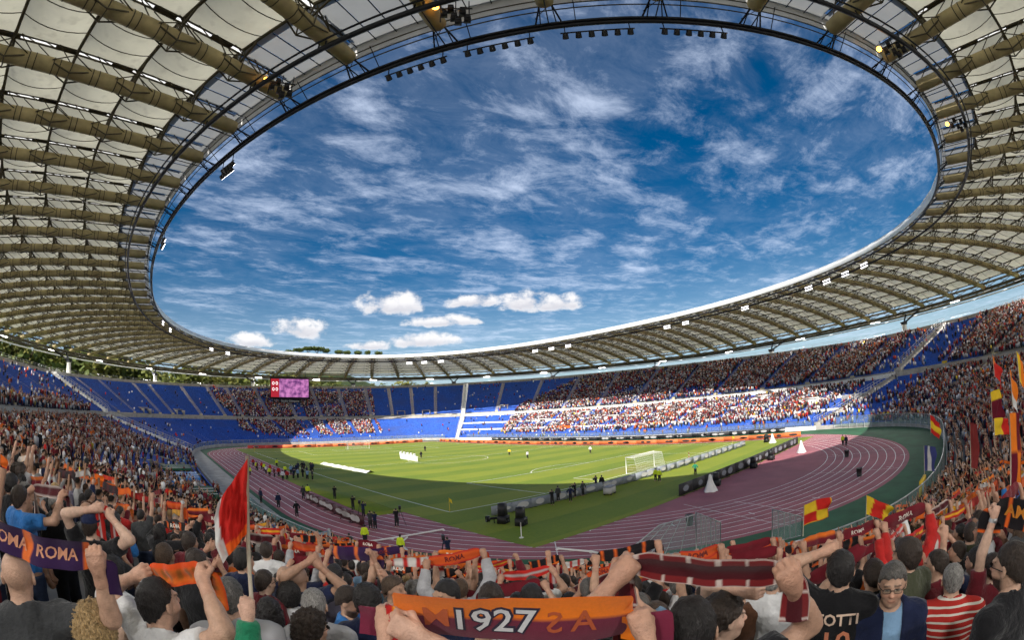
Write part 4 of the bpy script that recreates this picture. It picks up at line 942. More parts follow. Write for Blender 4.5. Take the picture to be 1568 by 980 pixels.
scarf(q+(0, 0, .02), q+(-.035, -.06, -.15), .05, .0, 'red and yellow striped', 'yellow ribbon gripped in the fist beside the 1927 scarf', tails=(.03, .1), seed=5, name='ribbon', tilt=(1, 1, 0))
# --- maroon scarf over the short cropped head
f = Fig((1058, 970, 1.9), 0); f.make('man with cropped black hair raising a maroon scarf, right of the 1927 scarf', hl=(944, 888, 1.95), hr=(1214, 898, 1.85), shirt='black', hair=('crop', 'black'), tone=0, el=(-1.2, -.1, .05), er=(.3, .5, -1))
scarf(f.fist(-1), f.fist(1), .12, .008, 'maroon with white dashes', 'maroon scarf with white dashed borders stretched above the cropped head', tails=(.42, .2), seed=2, nu=120, nv=25, twist=.3, rip=.6)
f = Fig((1104, 948, 2.7), 62); f.make('dark haired man in profile looking right, beside the cropped head', shirt='charcoal', hair=('full', 'dark brown'), tone=3, hl=(1140, 905, 2.6), stubble=.1)
f = Fig((1003, 955, 3.0), 12, scale=1.0); f.make('person in light blue sleeve raising an open hand under the maroon scarf', hr=(974, 926, 2.7), shirt='light blue', sleeve=1.6, hair=('short', 'brown'), tone=1, open_r=True)
f = Fig((1183, 888, 4.6), 10); f.make('man in plain white T-shirt seen from behind, under the right raised forearm', shirt='white', hair=('short', 'grey'), tone=1, cap='light grey', build=1.05)
f = Fig((1132, 905, 4.6), -10); f.make('man in brown red top bending forward, left of the white T-shirt', shirt='brown', sleeve=1.9, hair=('crop', 'brown'), tone=1, fine=False, hl=(1100, 905, 4.3))
# --- right of the frame
f = Fig((1287, 876, 3.5), 0); o = f.make('dark jersey wearer with a name and the number 10 on the back', shirt='black', hair=('short', 'black'), tone=1, hl=(1262, 846, 3.5))
f.print_back([('TOTTI', 0, 1.36, .095, (.62, .46, .36), .002), ('10', 0, 1.21, .20, (.60, .22, .12), .003)], child(o, 'shirt'))
f = Fig((1338, 882, 4.5), -22); f.make('man in plain black T-shirt with bent left arm raised, left of the man with glasses', hl=(1284, 872, 4.3), shirt='black', hair=('short', 'dark brown'), tone=1, el=(-.4, .1, -1))
scarf(at_px(1240, 888, 4.6), at_px(1324, 838, 4.6), .15, .02, 'plain maroon', 'plain maroon scarf with orange fringe slanting up over the number 10 jersey', tails=(.34, .1), seed=6, tpinch=.7)
f = Fig((1366, 893, 3.55), 172, yaw=-.1, pitch=-.02); o = f.make('grey haired man with glasses in navy jacket and light blue shirt, facing the camera', shirt='navy', jacket=True, hair=('short', 'salt and pepper'), tone=1, glasses='clear', stubble=.12)
b = MB(); b.box((-.10, .172, 1.29), (.035, .012, .05)); b.build('jacket_badge', CLOTH['yellow'], o)
f = Fig((1459, 890, 3.65), -10); f.make('balding grey man in red and white striped polo seen from behind', shirt='striped', sleeve=.8, hair=('thin', 'grey'), tone=1, build=1.15, belly=.06)
f = Fig((1436, 866, 4.7), -70); f.make('man with receding hair in maroon polo looking left, above the striped shoulder', shirt='maroon', hair=('thin', 'dark brown'), tone=1, build=1.1)
f = Fig((1390, 852, 4.3), -55, pitch=.1); f.make('dark haired man in olive jacket looking up left, behind the man with glasses', shirt='olive', sleeve=1.9, hair=('full', 'dark brown'), tone=1, stubble=.5, build=1.1)
f = Fig((1497, 860, 5.0), -55); f.make('dark haired man in navy T-shirt thrusting his left fist high', hl=(1446, 822, 4.8), shirt='navy', hair=('short', 'black'), tone=1, el=(-.3, 0, -1))
f = Fig((1486, 818, 7.0), 0); f.make('person in grey green jacket seen from behind, above the raised navy arm', shirt='olive', sleeve=1.9, hair=('short', 'dark brown'), tone=1, fine=False, build=1.15)
f = Fig((1520, 872, 4.4), -40); o = f.make('bearded man in lettered maroon shirt, arm with a watch straight up', hl=(1522, 792, 4.2), shirt='maroon', hair=('short', 'dark brown'), tone=3, stubble=.7, el=(-.6, .2, -1))
f.print_back([('STOOZ', -.02, 1.30, .075, (.6, .6, .6), .002)], child(o, 'shirt'))
S_, E_, H_, _ = f.B.hands[-1]; b = MB(); d_ = unit(H_-E_); b.tube([E_+(H_-E_)*.86, E_+(H_-E_)*.86+d_*.03], .036, 10, caps=False); b.box(E_+(H_-E_)*.92+np.array([0, -.034, 0]), (.032, .012, .032)); b.build('watch', M['steel'], o)
scarf(f.fist(-1), at_px(1640, 792, 4.2), .22, .03, 'black with orange bars', 'black and orange lettered scarf at the right edge above the watch', tails=(.2, .1), seed=8, text=[('AMOS', .42, .55, .13, (.60, .22, .03), .003, 0)])
f = Fig((1551, 868, 3.1), -62); f.make('bearded man in dark glasses and black T-shirt at the right edge, in profile', shirt='black', hair=('crop', 'dark brown'), tone=1, stubble=1.0, glasses='sun', build=1.12)
# ================================================================== the crowd
def density(w, s):
    w = np.where(w > .64+.24, w-1, w); d = np.full(w.shape, .92)
    east = (w > -.1225) & (w < .139)
    de = np.where(w > .101-.035*np.clip((s-.6)/.35, 0, 1), .03, np.where(s < .075, .1, np.where(w < -.109, .12, np.where(s > .95, .45, .9))))
    north = (w >= .139) & (w < .413); inb = (w > .199) & (w < .300+.004*np.sin(s*9)) & (w < .27+.12*s+np.where(s > .5, .2, 0))
    dn = np.where(inb, np.where(s < .13, .06, np.where(s > .93, .2, np.where((w > .247) & (w < .252), .05, .84))), np.where((s < .5) & (w > .36), .03, .008))
    west = (w >= .413) & (w < .64)
    dw = np.where(s < .615, np.where(w > .428+.035*(1-s/.6), .9, .06), np.where(w < .565, .05, .85))
    dw = np.where((w > .495) & (w < .552) & (s < .20), .06, np.where((s < .06) & (w < .575), .1, dw)); dw = np.where((w > .44) & (w < .475) & (s > .6) & (s < .68), .5, dw)
    ds = np.where(w > .86, np.where(s > .3, .1, .3), np.where((w > .848) & (s < .2), .35, .97)); ds = ds
    south = (w >= .64)
    return np.where(east, de, np.where(north, dn, np.where(west, dw, ds)))
aw = np.array([a for v in W_AISLE.values() for a in v])
PW, PS, PR = [], [], []
for i, s_ in enumerate(ROWS):
    if i in (NROW_L-1,): continue
    Lr = C_FRONT.len*(1-s_)+C_TOP.len*s_; n = int(Lr/.49); w_ = (np.arange(n)+rng.uniform(-.28, .28, n)+.5)/n-.1225
    near_aisle = np.abs((w_[:, None]-aw[None]+.5) % 1-.5).min(1)*Lr < .95
    keep = (rng.random(n) < density(w_, np.full(n, s_))) & ~near_aisle
    # empty pockets between groups of friends
    keep &= (np.sin(w_*Lr*.13+i*.35)+np.sin(w_*Lr*.041-i*.21)+rng.normal(0, .5, n) > -1.75)
    w_ = w_[keep]; PW.append(w_); PS.append(s_+(ROW_END[i]-s_)*rng.uniform(.08, .55, len(w_))); PR.append(np.full(len(w_), i))
PW, PS, PR = map(np.concatenate, (PW, PS, PR))
PP = bowl(PW, PS); PP[:, 2] = zprof(np.array(ROWS)[PR.astype(int)], PW)
hd = PP+np.array([0, 0, 1.6]); px = to_px(hd); dist = np.linalg.norm(hd-CAM, axis=1); infront = (hd-CAM)@CF > -.25*dist
view = infront & (px[:, 0] > -140) & (px[:, 0] < 1708) & (px[:, 1] < 1120)
hero = np.array(PEOPLE); heropx = to_px(np.c_[hero, [tread(x, y)+1.62 for x, y in hero]]); herod = np.hypot(hero[:, 0]-CAM[0], hero[:, 1]-CAM[1])
clear = (np.hypot(PP[:, None, 0]-hero[None, :, 0], PP[:, None, 1]-hero[None, :, 1]).min(1) > .5) & (dist > 2.9)
blocks = ((np.abs(px[:, None]-heropx[None]) < np.array([60, 95])[None, None]).all(2) & (dist[:, None] < herod[None]-.1)).any(1) & (dist < 5.5)
view &= clear & ~blocks
PP, px, dist, PW, PS = PP[view], px[view], dist[view], PW[view], PS[view]
order = np.argsort(np.where((px[:, 0] > -25) & (px[:, 0] < 1593) & (px[:, 1] < 1000), dist, 1e3+dist)); PP, px, dist, PW, PS = PP[order], px[order], dist[order], PW[order], PS[order]
NMID = 300-len(PEOPLE)-2
pc = np.array([CX, CY-20]); FACE = np.arctan2(pc[0]-PP[:, 0], pc[1]-PP[:, 1])
# turn towards the pitch, square to the rows
nrm_ = C_FRONT(PW)-C_TOP(PW); FACE = np.arctan2(nrm_[:, 0], nrm_[:, 1])*.7+FACE*.3+rng.normal(0, .22, len(PP))

turned = rng.random(len(PP)) < .12; FACE = np.where(turned, FACE+rng.choice([-1, 1], len(PP))*rng.uniform(.8, 2.4, len(PP)), FACE)
# ------------------------------------------------------------------ the nearest few hundred, one object each
POSES = {'both arms raised': dict(hl=(-.34, .14, 1.90), hr=(.34, .14, 1.95)), 'both arms raised high': dict(hl=(-.25, .1, 2.03), hr=(.27, .1, 2.02)), 'arms held forward': dict(hl=(-.33, .32, 1.62), hr=(.34, .3, 1.66)),
         'arms down': {}, 'right fist up': dict(hr=(.24, .15, 2.0)), 'hands clapping': dict(hl=(-.05, .36, 1.46), hr=(.06, .36, 1.48), open_l=True, open_r=True), 'left fist up': dict(hl=(-.26, .12, 2.0)), 'one hand at chin': dict(hr=(.1, .22, 1.42))}
VAR = {}
for pn_, kw in POSES.items():
    for bi, (bd, bl) in enumerate(((.97, 0.0), (1.13, .06))):
        yw = rng.uniform(-.3, .3); B = Body(yaw=yw, pitch=rng.uniform(0, .18), build=bd, belly=bl, **kw); tn = TONES[(bi+len(VAR)) % 4]
        sk = B.skin(.030, .0135, .0115, zmin=.55, tone=tn, stubble=.25).build('body_proto', SKIN[0], smooth=True); sh = B.shirt(.030, .62).build('shirt_proto', CLOTH['white'], smooth=True); sl = B.shirt(.030, 1.9).build('sleeve_proto', CLOTH['white'], smooth=True)
        VAR[(pn_, bi)] = (B, sk.data, sh.data, sl.data)
        for o in (sk, sh, sl): bpy.data.objects.remove(o)
HB = Body(); HB.hc = np.zeros(3); HM_ = {}
for st in ('short', 'crop', 'full', 'curly', 'thin', 'long', 'bob', 'tail', 'bald'):
    o = HB.hair(st, .0125, seed=3).build('hair_proto', HAIR['black'], smooth=True); HM_[st] = o.data; bpy.data.objects.remove(o)
o = Body().trousers(.045).build('trousers_proto', DENIM, smooth=True); TRM = o.data; bpy.data.objects.remove(o)
def obj_mat(o, m):
    o.material_slots[0].link = 'OBJECT'; o.material_slots[0].material = m
COLS = ['white', 'black', 'maroon', 'navy', 'light grey', 'charcoal', 'red', 'orange', 'brown', 'light blue', 'olive', 'bright blue', 'lilac', 'yellow']
CW = np.array([.19, .19, .14, .10, .08, .08, .06, .045, .03, .03, .02, .02, .01, .005]); CW /= CW.sum()
def zone(p, d):
    x = p[0]
    z = next(t for lim, t in ((120, 'at the left edge'), (225, 'over the purple scarf'), (330, 'left of the tall flag'), (430, 'beside the flag pole'), (540, 'below the lanes'), (660, 'below the tripod camera'), (800, 'below the corner flag'), (930, 'above the 1927 scarf'), (1060, 'by the stair screen'), (1180, 'under the dashed scarf'), (1290, 'near jersey 10'), (1390, 'around the spectacled man'), (1470, 'near the striped polo'), (1e9, 'at the right edge')) if x < lim)
    r_ = next(t for lim, t in ((5.5, 'in the nearest rows'), (8, 'a few rows ahead'), (10.5, 'further down the terrace'), (13, 'well down the terrace'), (1e9, 'near the foot of the terrace')) if d < lim)
    return z, r_
used = {}
def uniq(lab):
    return lab
LAB = []
SC_N = 0
SCARFS = list(PAT.keys())
mids = []
for i in range(NMID):
    d = dist[i]
    pool = ['arms down', 'one hand at chin', 'arms down'] if d < 5.2 else ['both arms raised', 'both arms raised high', 'arms held forward', 'arms down', 'right fist up', 'hands clapping', 'arms down', 'both arms raised', 'arms held forward', 'arms down', 'one hand at chin']
    pool = ['arms down', 'hands clapping', 'one hand at chin', 'right fist up', 'arms held forward'] if (px[i, 0] < 260 and d >= 5.2) else pool
    pn_ = pool[rng.integers(len(pool))]; bi = int(rng.random() < .35); B, sk, sh, sl = VAR[(pn_, bi)]
    c_ = COLS[rng.choice(len(COLS), p=CW)]; long_ = rng.random() < .22; st = rng.choice(['short', 'crop', 'full', 'curly', 'thin', 'long', 'bob', 'tail', 'bald'], p=[.33, .17, .13, .05, .09, .08, .05, .04, .06]); hcn = rng.choice(['black', 'dark brown', 'brown', 'grey', 'blond', 'salt and pepper'], p=[.34, .34, .12, .08, .05, .07])
    if st == 'bald': hcn = 'grey'
    o = bpy.data.objects.new('person', sk); col.objects.link(o); sc_ = rng.uniform(.93, 1.06); o.location = PP[i]; o.rotation_euler = (0, 0, -FACE[i]); o.scale = (sc_,)*3
    for nm, me, m in (('shirt', sl if long_ else sh, CLOTH[c_]), ('trousers', TRM, DENIM if rng.random() < .6 else CHINO), ('hair', HM_[st], HAIR[hcn])):
        c = bpy.data.objects.new(nm, me); col.objects.link(c); c.parent = o; obj_mat(c, m)
        if nm == 'hair': c.matrix_local = Matrix.Translation(Vector(B.hc))@Matrix(B.Rh.tolist()).to_4x4()
    z, r_ = zone(px[i], d); hw = {'bald': 'balding', 'thin': 'thin haired', 'long': 'long haired', 'curly': 'curly haired', 'tail': 'ponytailed', 'bob': 'bob haired', 'full': 'thick haired', 'crop': 'cropped', 'short': 'short haired'}[st]
    mids.append([o, hcn if st != 'bald' else '', hw, c_, 'long sleeves' if long_ else 'T-shirt', pn_, z, r_, d])
    if pn_ in ('both arms raised', 'both arms raised high', 'arms held forward') and not turned[i] and SC_N < 150:
        hp = []
        for sd in (-1, 1):
            S, E, H, _ = B.hands[sd]; p = (H+unit(H-E)*.06+np.array([0, .03, 0]))*sc_; hp.append(PP[i]+rotz(-FACE[i])@p)
        pt = SCARFS[rng.choice(len(SCARFS), p=np.array([.13, .13, .17, .09, .14, .07, .14, .02, .0, .06, .05]))]
        txt = [('ROMA', .5, .5, .085, (.62, .56, .5) if pt in ('plain maroon', 'black with orange bars', 'maroon with orange edge') else (.16, .02, .02), .003, 0)] if rng.random() < .35 and d < 11 else None
        scarf(hp[0], hp[1], rng.uniform(.12, .18), rng.uniform(.0, .05), pt, 'x', tails=(rng.uniform(.1, .3), rng.uniform(.1, .3)), seed=int(rng.integers(1000)), nu=36, nv=5, twist=rng.uniform(-.3, .3), text=txt)
        so = bpy.context.scene.collection.objects[-1]; so = next(q for q in reversed(list(bpy.data.objects)) if q.get('label') == 'x'); so['group'] = 'scarves held up in the near crowd'
        LAB.append((so, pt, z, r_, d)); so['label'] = 'y'; SC_N += 1
def settle(items, fmt, alts):
    """labels that single things out: add look or order until no two agree"""
    groups = {}
    for it in items: groups.setdefault(fmt(it), []).append(it)
    for lab, its in groups.items():
        its.sort(key=lambda q: q[-1])
        ords = ['nearest', 'second nearest', 'third nearest', 'fourth nearest', 'fifth nearest', 'sixth nearest', 'seventh nearest', 'eighth nearest']
        for k, it in enumerate(its): it[0]['label'] = lab if len(its) == 1 else lab+', '+ords[min(k, 7)]
SHORT = {'both arms raised': 'arms up', 'both arms raised high': 'arms high', 'arms held forward': 'arms forward', 'hands clapping': 'clapping', 'one hand at chin': 'hand at chin'}
settle(mids, lambda q: (('%s %s' % (q[1].replace('salt and pepper', 'greying').replace('dark brown', 'dark'), q[2])).strip()+' fan in '+q[3]+(' top, ' if q[4] != 'T-shirt' else ' T-shirt, ')+SHORT.get(q[5], q[5])+', '+q[6]), None)
for q in mids: q[0]['category'] = 'person'; q[0]['group'] = 'fans standing in the near terrace'
settle(LAB, lambda q: q[1]+' scarf held up '+q[2], None)

# ------------------------------------------------------------------ everyone further away, as one mass
def loft_person(hl, hr, n=6):
    rings = [(.45, .15, .11, 0), (.90, .17, .12, 0), (.93, .18, .13, 1), (1.12, .165, .125, 1), (1.33, .20, .13, 1), (1.45, .12, .09, 1), (1.50, .055, .055, 2), (1.555, .062, .075, 2), (1.63, .082, .10, 3), (1.71, .072, .088, 3), (1.745, .02, .03, 3)]
    V, F, K = [], [], []
    a = np.linspace(0, 2*np.pi, n, endpoint=False)+np.pi/n
    for j, (z, rx, ry, k) in enumerate(rings):
        for t in a: V.append((rx*math.cos(t), ry*math.sin(t)+(.015 if z > 1.5 else 0), z)); K.append(2 if (k == 3 and math.sin(t) > .3 and z < 1.70) else k)
        if j:
            for q in range(n): F.append(((j-1)*n+q, (j-1)*n+(q+1) % n, j*n+(q+1) % n, j*n+q))
    B = Body(hl=hl, hr=hr)
    for sd in (-1, 1):
        S, E, H, _ = B.hands[sd]; H2 = H+unit(H-E)*.09; pts = [S, S+(E-S)*.6, E, H2]; rr = (.05, .05, .036, .034); kk = (1, 1, 2, 2); T = [E-S, E-S, H-S, H-E]; b0 = len(V)
        for p, r_, k, t in zip(pts, rr, kk, T):
            t = unit(t); u = unit(np.cross(t, (0, 1, .3))); v = np.cross(t, u)
            for c, s_ in ((1, 0), (0, 1), (-1, 0), (0, -1)): V.append(p+(u*c+v*s_)*r_); K.append(k)
        for j in range(3):
            for q in range(4): F.append((b0+j*4+q, b0+j*4+(q+1) % 4, b0+j*4+4+(q+1) % 4, b0+j*4+4+q))
    return np.array(V, float), np.array(F), np.array(K)
def far_person(up):
    V = [(-.16, -.10, .55), (.16, -.10, .55), (.16, .11, .55), (-.16, .11, .55), (-.22, -.10, 1.38), (.22, -.10, 1.38), (.22, .10, 1.38), (-.22, .10, 1.38), (-.06, -.05, 1.5), (.06, -.05, 1.5), (.06, .05, 1.5), (-.06, .05, 1.5)]; K = [0]*4+[1]*8
    F = [(0, 1, 5, 4), (1, 2, 6, 5), (2, 3, 7, 6), (3, 0, 4, 7), (4, 5, 9, 8), (5, 6, 10, 9), (6, 7, 11, 10), (7, 4, 8, 11)]
    b = 12; V += [(0, 0, 1.49), (-.10, -.02, 1.62), (0, -.11, 1.63), (.10, -.02, 1.62), (0, .11, 1.60), (0, -.01, 1.76)]; K += [2, 2, 3, 2, 2, 3]
    F += [(b, b+2, b+1, b+1), (b, b+3, b+2, b+2), (b, b+4, b+3, b+3), (b, b+1, b+4, b+4), (b+5, b+1, b+2, b+2), (b+5, b+2, b+3, b+3), (b+5, b+3, b+4, b+4), (b+5, b+4, b+1, b+1)]
    if up:
        for sd in (-1, 1):
            b = len(V); V += [(sd*.20, -.05, 1.40), (sd*.20, .05, 1.34), (sd*.33, .10, 1.90), (sd*.26, .16, 1.92)]; K += [1, 2, 2, 2]; F.append((b, b+1, b+2, b+3))
    return np.array(V, float), np.array(F), np.array(K)
PALW = {'far': None}
PAL = np.array([CLOTH_RGB[c] for c in COLS]); PAL = np.clip(PAL*1.0, 0, 1)
HPAL = np.array([(.012, .010, .009), (.03, .018, .012), (.06, .035, .02), (.22, .21, .2), (.3, .2, .1)]); SPAL = np.array(TONES)
def mass(idx, temps, tchoice, name, label, wts):
    Vs, Fs, Cs, off = [], [], [], 0
    for t, (V, F, K) in enumerate(temps):
        I = idx[tchoice == t]
        if len(I) == 0: continue
        a = -FACE[I]; c, s_ = np.cos(a), np.sin(a); sc_ = rng.uniform(.9, 1.07, len(I))
        X = V[None]*sc_[:, None, None]; x = X[..., 0]*c[:, None]-X[..., 1]*s_[:, None]; y = X[..., 0]*s_[:, None]+X[..., 1]*c[:, None]
        P = np.stack([x+PP[I, 0, None], y+PP[I, 1, None], X[..., 2]+PP[I, 2, None]], -1)
        cl = np.sin(PW[I]*610+PS[I]*31)+np.sin(PW[I]*233-PS[I]*57+1.3)+np.sin(PW[I]*1300+PS[I]*90); shc = PAL[rng.choice(len(PAL), len(I), p=wts)]*rng.uniform(.6, 1.3, (len(I), 1))*(1+.16*cl[:, None]); hc = HPAL[rng.choice(5, len(I), p=[.4, .34, .12, .09, .05])]; sk = SPAL[rng.integers(0, 5, len(I))]; tr = np.tile((.02, .025, .045), (len(I), 1))
        cols = np.stack([tr, shc, sk, hc], 1); C_ = cols[:, K]
        Vs.append(P.reshape(-1, 3)); Cs.append(C_.reshape(-1, 3)); Fs.append((F[None]+(np.arange(len(I))*len(V))[:, None, None]).reshape(-1, 4)+off); off += len(I)*len(V)
    Vs, Cs, Fs = map(np.concatenate, (Vs, Cs, Fs)); tri = Fs[:, 2] == Fs[:, 3]
    mb = MB(); mb.V = [Vs]; mb.C = [np.clip(Cs, 0, 1)]; mb.hascol = True; mb.n = len(Vs); mb.F = [Fs[~tri]]; mb.M = [np.zeros((~tri).sum())]
    if tri.any(): mb.F.append(Fs[tri][:, :3]); mb.M.append(np.zeros(tri.sum()))
    return mb.build(name, M['crowd'], label=label, cat='crowd', kind='stuff')
M['crowd'] = material('crowd_cloth', (1, 1, 1), .85, attr=True, spec=.1)
rest = np.arange(NMID, len(PP)); dr = dist[rest]
t2 = [loft_person(None, None), loft_person((-.34, .14, 1.9), (.34, .14, 1.95)), loft_person((-.25, .1, 2.05), (.27, .1, 2.05)), loft_person(None, (.24, .15, 2.0)), loft_person((-.1, .3, 1.45), (.1, .3, 1.45)), loft_person((-.33, .3, 1.65), (.33, .3, 1.65))]
cut = 42.0
mid_i = rest[dr < cut]; far_i = rest[dr >= cut]
tm = rng.choice(6, len(mid_i), p=[.36, .15, .1, .12, .15, .12]); wm_ = PW[mid_i] % 1; tm = np.where((wm_ < .622) & (rng.random(len(mid_i)) < .92), np.where(rng.random(len(mid_i)) < .8, 0, 4), tm)
sit = (PW[rest] % 1 < .622) & (rng.random(len(rest)) < .7); PP[rest[sit], 2] -= .38
w2 = np.array([.17, .2, .17, .1, .07, .08, .08, .05, .03, .02, .01, .01, .005, .005]); w2 /= w2.sum()
mass(mid_i, t2, tm, 'crowd', 'dense crowd of fans filling the near terraces below and beside the camera', w2)
tf = (rng.random(len(far_i)) < .3).astype(int)
w3 = np.array([.23, .15, .17, .09, .07, .06, .09, .06, .03, .02, .01, .01, .01, .01]); w3 /= w3.sum()
mass(far_i, [far_person(False), far_person(True)], tf, 'distant_crowd', 'distant crowd of spectators filling the stands around the pitch', w3)
print('CROWD', len(mid_i), len(far_i), len(PEOPLE), NMID, 'scarves', SC_N)
# scarves over the lower rows, too many to pick apart
mb = MB(); cand = mid_i[(tm == 1) | (tm == 2) | (tm == 5)]
SCOL = np.array([(.66, .13, .02), (.14, .012, .02), (.02, .015, .018), (.55, .52, .5), (.45, .03, .025), (.62, .30, .03)])
for I in cand[rng.random(len(cand)) < .75]:
    if dist[I] > 32: continue
    a = -FACE[I]; c = np.array([math.cos(a), math.sin(a), 0]); fz = np.array([-math.sin(a), math.cos(a), 0]); base = PP[I]+fz*.15+np.array([0, 0, 1.98]); k = rng.choice(6, p=[.3, .25, .13, .12, .13, .07]); k2 = rng.choice(6)
    u = np.linspace(-1, 1, 9); wd = rng.uniform(.07, .10); sg = rng.uniform(0, .08); tl = rng.uniform(-.12, .12)
    X = base+c*(u*rng.uniform(.36, .46))[:, None]; X[:, 2] += -sg*(1-u**2)+tl*u+np.where(np.abs(u) > .9, -.1, 0); up = np.array([0, 0, 1.0])*.95+fz*.3*rng.uniform(-1, 1)
    colr = np.where((np.arange(9) % 3 == 0)[:, None], SCOL[k]*.6+SCOL[k2]*.4, SCOL[k]); edge = SCOL[k]*.55+SCOL[k2]*.3
    G = np.stack([X-up*wd, X-up*wd*.6, X+up*wd*.6, X+up*wd]); C4 = np.stack([np.tile(edge, (9, 1)), colr, colr, np.tile(edge, (9, 1))]); mb.grid(G, 0, C4.reshape(-1, 3))
mb.build('held_up_scarves', M['scarf'], label='mass of orange and maroon scarves held up over the lower rows', cat='scarves', kind='stuff')
# ================================================================== lamps under the roof
def face_rz(d): return math.atan2(d[1], d[0])-math.pi/2       # local +Y towards d
M['lamp'].cycles.emission_sampling = 'NONE'; M['lamp'].node_tree.nodes['Principled BSDF'].inputs['Emission Strength'].default_value = 3.0; M['lamp_orange'].cycles.emission_sampling = 'NONE'
NSL = 28
for k in range(NSL):                                         # lit strip lamps carried all round the ring; area lights added as crowd fill
    wv = (k+.5)/NSL; p = C_OUT(wv); n = -ring_normal(C_OUT, np.array([wv]))[0]; pos = np.array([*(p+n*4.0), 28.0+float(zout(*p))-29.65])
    r_ = empty('stand_light', pos, face_rz(n), label='lit white strip lamp under the outer edge of the roof', cat='lamp', group='strip lamps under the roof edge')
    b = MB(); b.box((0, 0, .12), (3.4, .5, .22)); b.box((-1.2, -.1, .6), (.08, .08, .9)); b.box((1.2, -.1, .6), (.08, .08, .9)); b.build('housing', M['dark_steel'], r_)
    b = MB(); b.box((0, .03, -.03), (3.2, .42, .07)); b.build('lens', M['lamp'], r_)
    ld = bpy.data.lights.new('strip_lamp_fill', 'AREA'); ld.shape = 'RECTANGLE'; ld.size = 3.2; ld.size_y = .5; ld.energy = LAMP_W; ld.color = (1.0, .965, .92); lo = bpy.data.objects.new('strip_lamp_fill', ld); col.objects.link(lo); lo.parent = r_; lo.location = (0, .05, -.09); lo.rotation_euler = (R(24), 0, 0)
RP = np.c_[C_IN(np.linspace(0, 1, 2001)), np.full(2001, 33.2)]; RPX = to_px(RP)
def ring_w(x, y): return float(np.argmin(((RPX-np.array([x, y]))**2).sum(1)))/2000
def bank(wv, n, rows, lit, lab, grp, drop=.55, spacing=.72):
    p = C_IN(wv); nn = ring_normal(C_IN, np.array([wv]))[0]; r_ = empty('floodlight_bank', (*(p-nn*.1), 33.2-drop), face_rz(-nn), label=lab, cat='floodlight', group=grp)
    L_ = (n-1)*spacing; b = MB()
    for j in range(rows): b.box((0, 0, -.42-j*.62), (L_+.6, .07, .07))
    for sx in (-L_/2, L_/2): b.box((sx, 0, .05-rows*.25), (.06, .06, rows*.62+.5))
    b.build('bar', M['dark_steel'], r_)
    for j in range(rows):
        for i in range(n):
            x = -L_/2+i*spacing; z = -.62-j*.62; b = MB(); t = np.array([0, .8, -.6]); c = np.array([x, .05, z]); b.tube([c-t*.22, c-t*.15, c+t*.20], [.11, .18, .22], 8); b.rod((x, 0, z+.22), (x, 0, z), .03, 4); lm = b.build('lamp', M['black'], r_)
            b = MB(); b.tube([c+t*.19, c+t*.225], [.16, .16], 8); b.build('lens', M['lamp'] if lit else M['lamp_off'], lm)
for x, y in ((640, 98), (764, 62), (911, 44), (1062, 44)):
    bank(ring_w(x, y), 6, 1, False, 'row of six black spotlights seen from behind under the near roof rim, %s' % {640: 'leftmost', 764: 'second from left', 911: 'third from left', 1062: 'rightmost'}[x], 'unlit spotlight rows', .1, .82)
LIT = [(365, 262, 'on the left rim below the fabric panels'), (262, 365, 'where the left rim meets the blue sky'), (243, 490, 'at the lower left curve of the rim'), (255, 503, 'just below the lower left curve'), (318, 545, 'on the far rim left of the pines'), (345, 548, 'on the far rim closest to the pines'), (627, 552, 'on the far rim left of centre'), (650, 551, 'on the far rim near centre'), (675, 549, 'on the far rim at centre'), (820, 532, 'on the far rim right of the clouds'), (845, 528, 'on the far rim under the cloud tip'), (870, 524, 'on the far rim beyond the cloud tip'), (1022, 494, 'on the right rim, lowest of the right group'), (1050, 488, 'on the right rim, second lowest'), (1142, 470, 'alone on the right rim'), (1240, 438, 'in the bright cluster on the right rim, lowest'), (1268, 428, 'in the bright cluster on the right rim, second'), (1296, 415, 'in the bright cluster on the right rim, third'), (1325, 402, 'in the bright cluster on the right rim, topmost')]
for x, y, t in LIT: bank(ring_w(x, y), 5, 2, True, 'bank of ten lit floodlights '+t, 'lit floodlight banks', .3, .5)
for x, y, t in ((474, 124, 'left of the near spotlights'), (724, 14, 'above the second spotlight row'), (1342, 68, 'on the right near rim'), (1461, 172, 'highest on the far right')):
    wv = ring_w(x-10, y+18); p = C_IN(wv)+ring_normal(C_IN, np.array([wv]))[0]*3.2; r_ = empty('equipment_cluster', (*p, 33.4), face_rz(p-CAM[:2]), label='dark cluster of loudspeakers and an orange lamp '+t, cat='loudspeaker', group='equipment clusters on the catwalk')
    for i, (dx_, dy_, dz_) in enumerate(((-.5, 0, -.3), (.1, .1, -.55), (.6, -.1, -.25), (-.1, .2, .3), (.35, 0, -1.0), (.9, .1, -.7))): b = MB(); b.box((dx_, dy_, dz_), (.42, .4, .5), taper=.8); b.tube([(dx_, dy_-.2, dz_), (dx_, dy_-.27, dz_)], .15, 8); b.build('speaker', M['black'], r_)
    b = MB()
    for q in (-.7, .2, 1.0): b.rod((q, 0, -1.1), (q, 0, .8), .05, 4)
    b.rod((-.9, 0, .1), (1.2, 0, .1), .05, 4); b.build('frame', M['dark_steel'], r_)
    b = MB(); b.tube([(-1.0, -.3, -.1), (-1.0, -.45, -.1)], .22, 8); b.build('orange_lamp', M['lamp_orange'], r_)

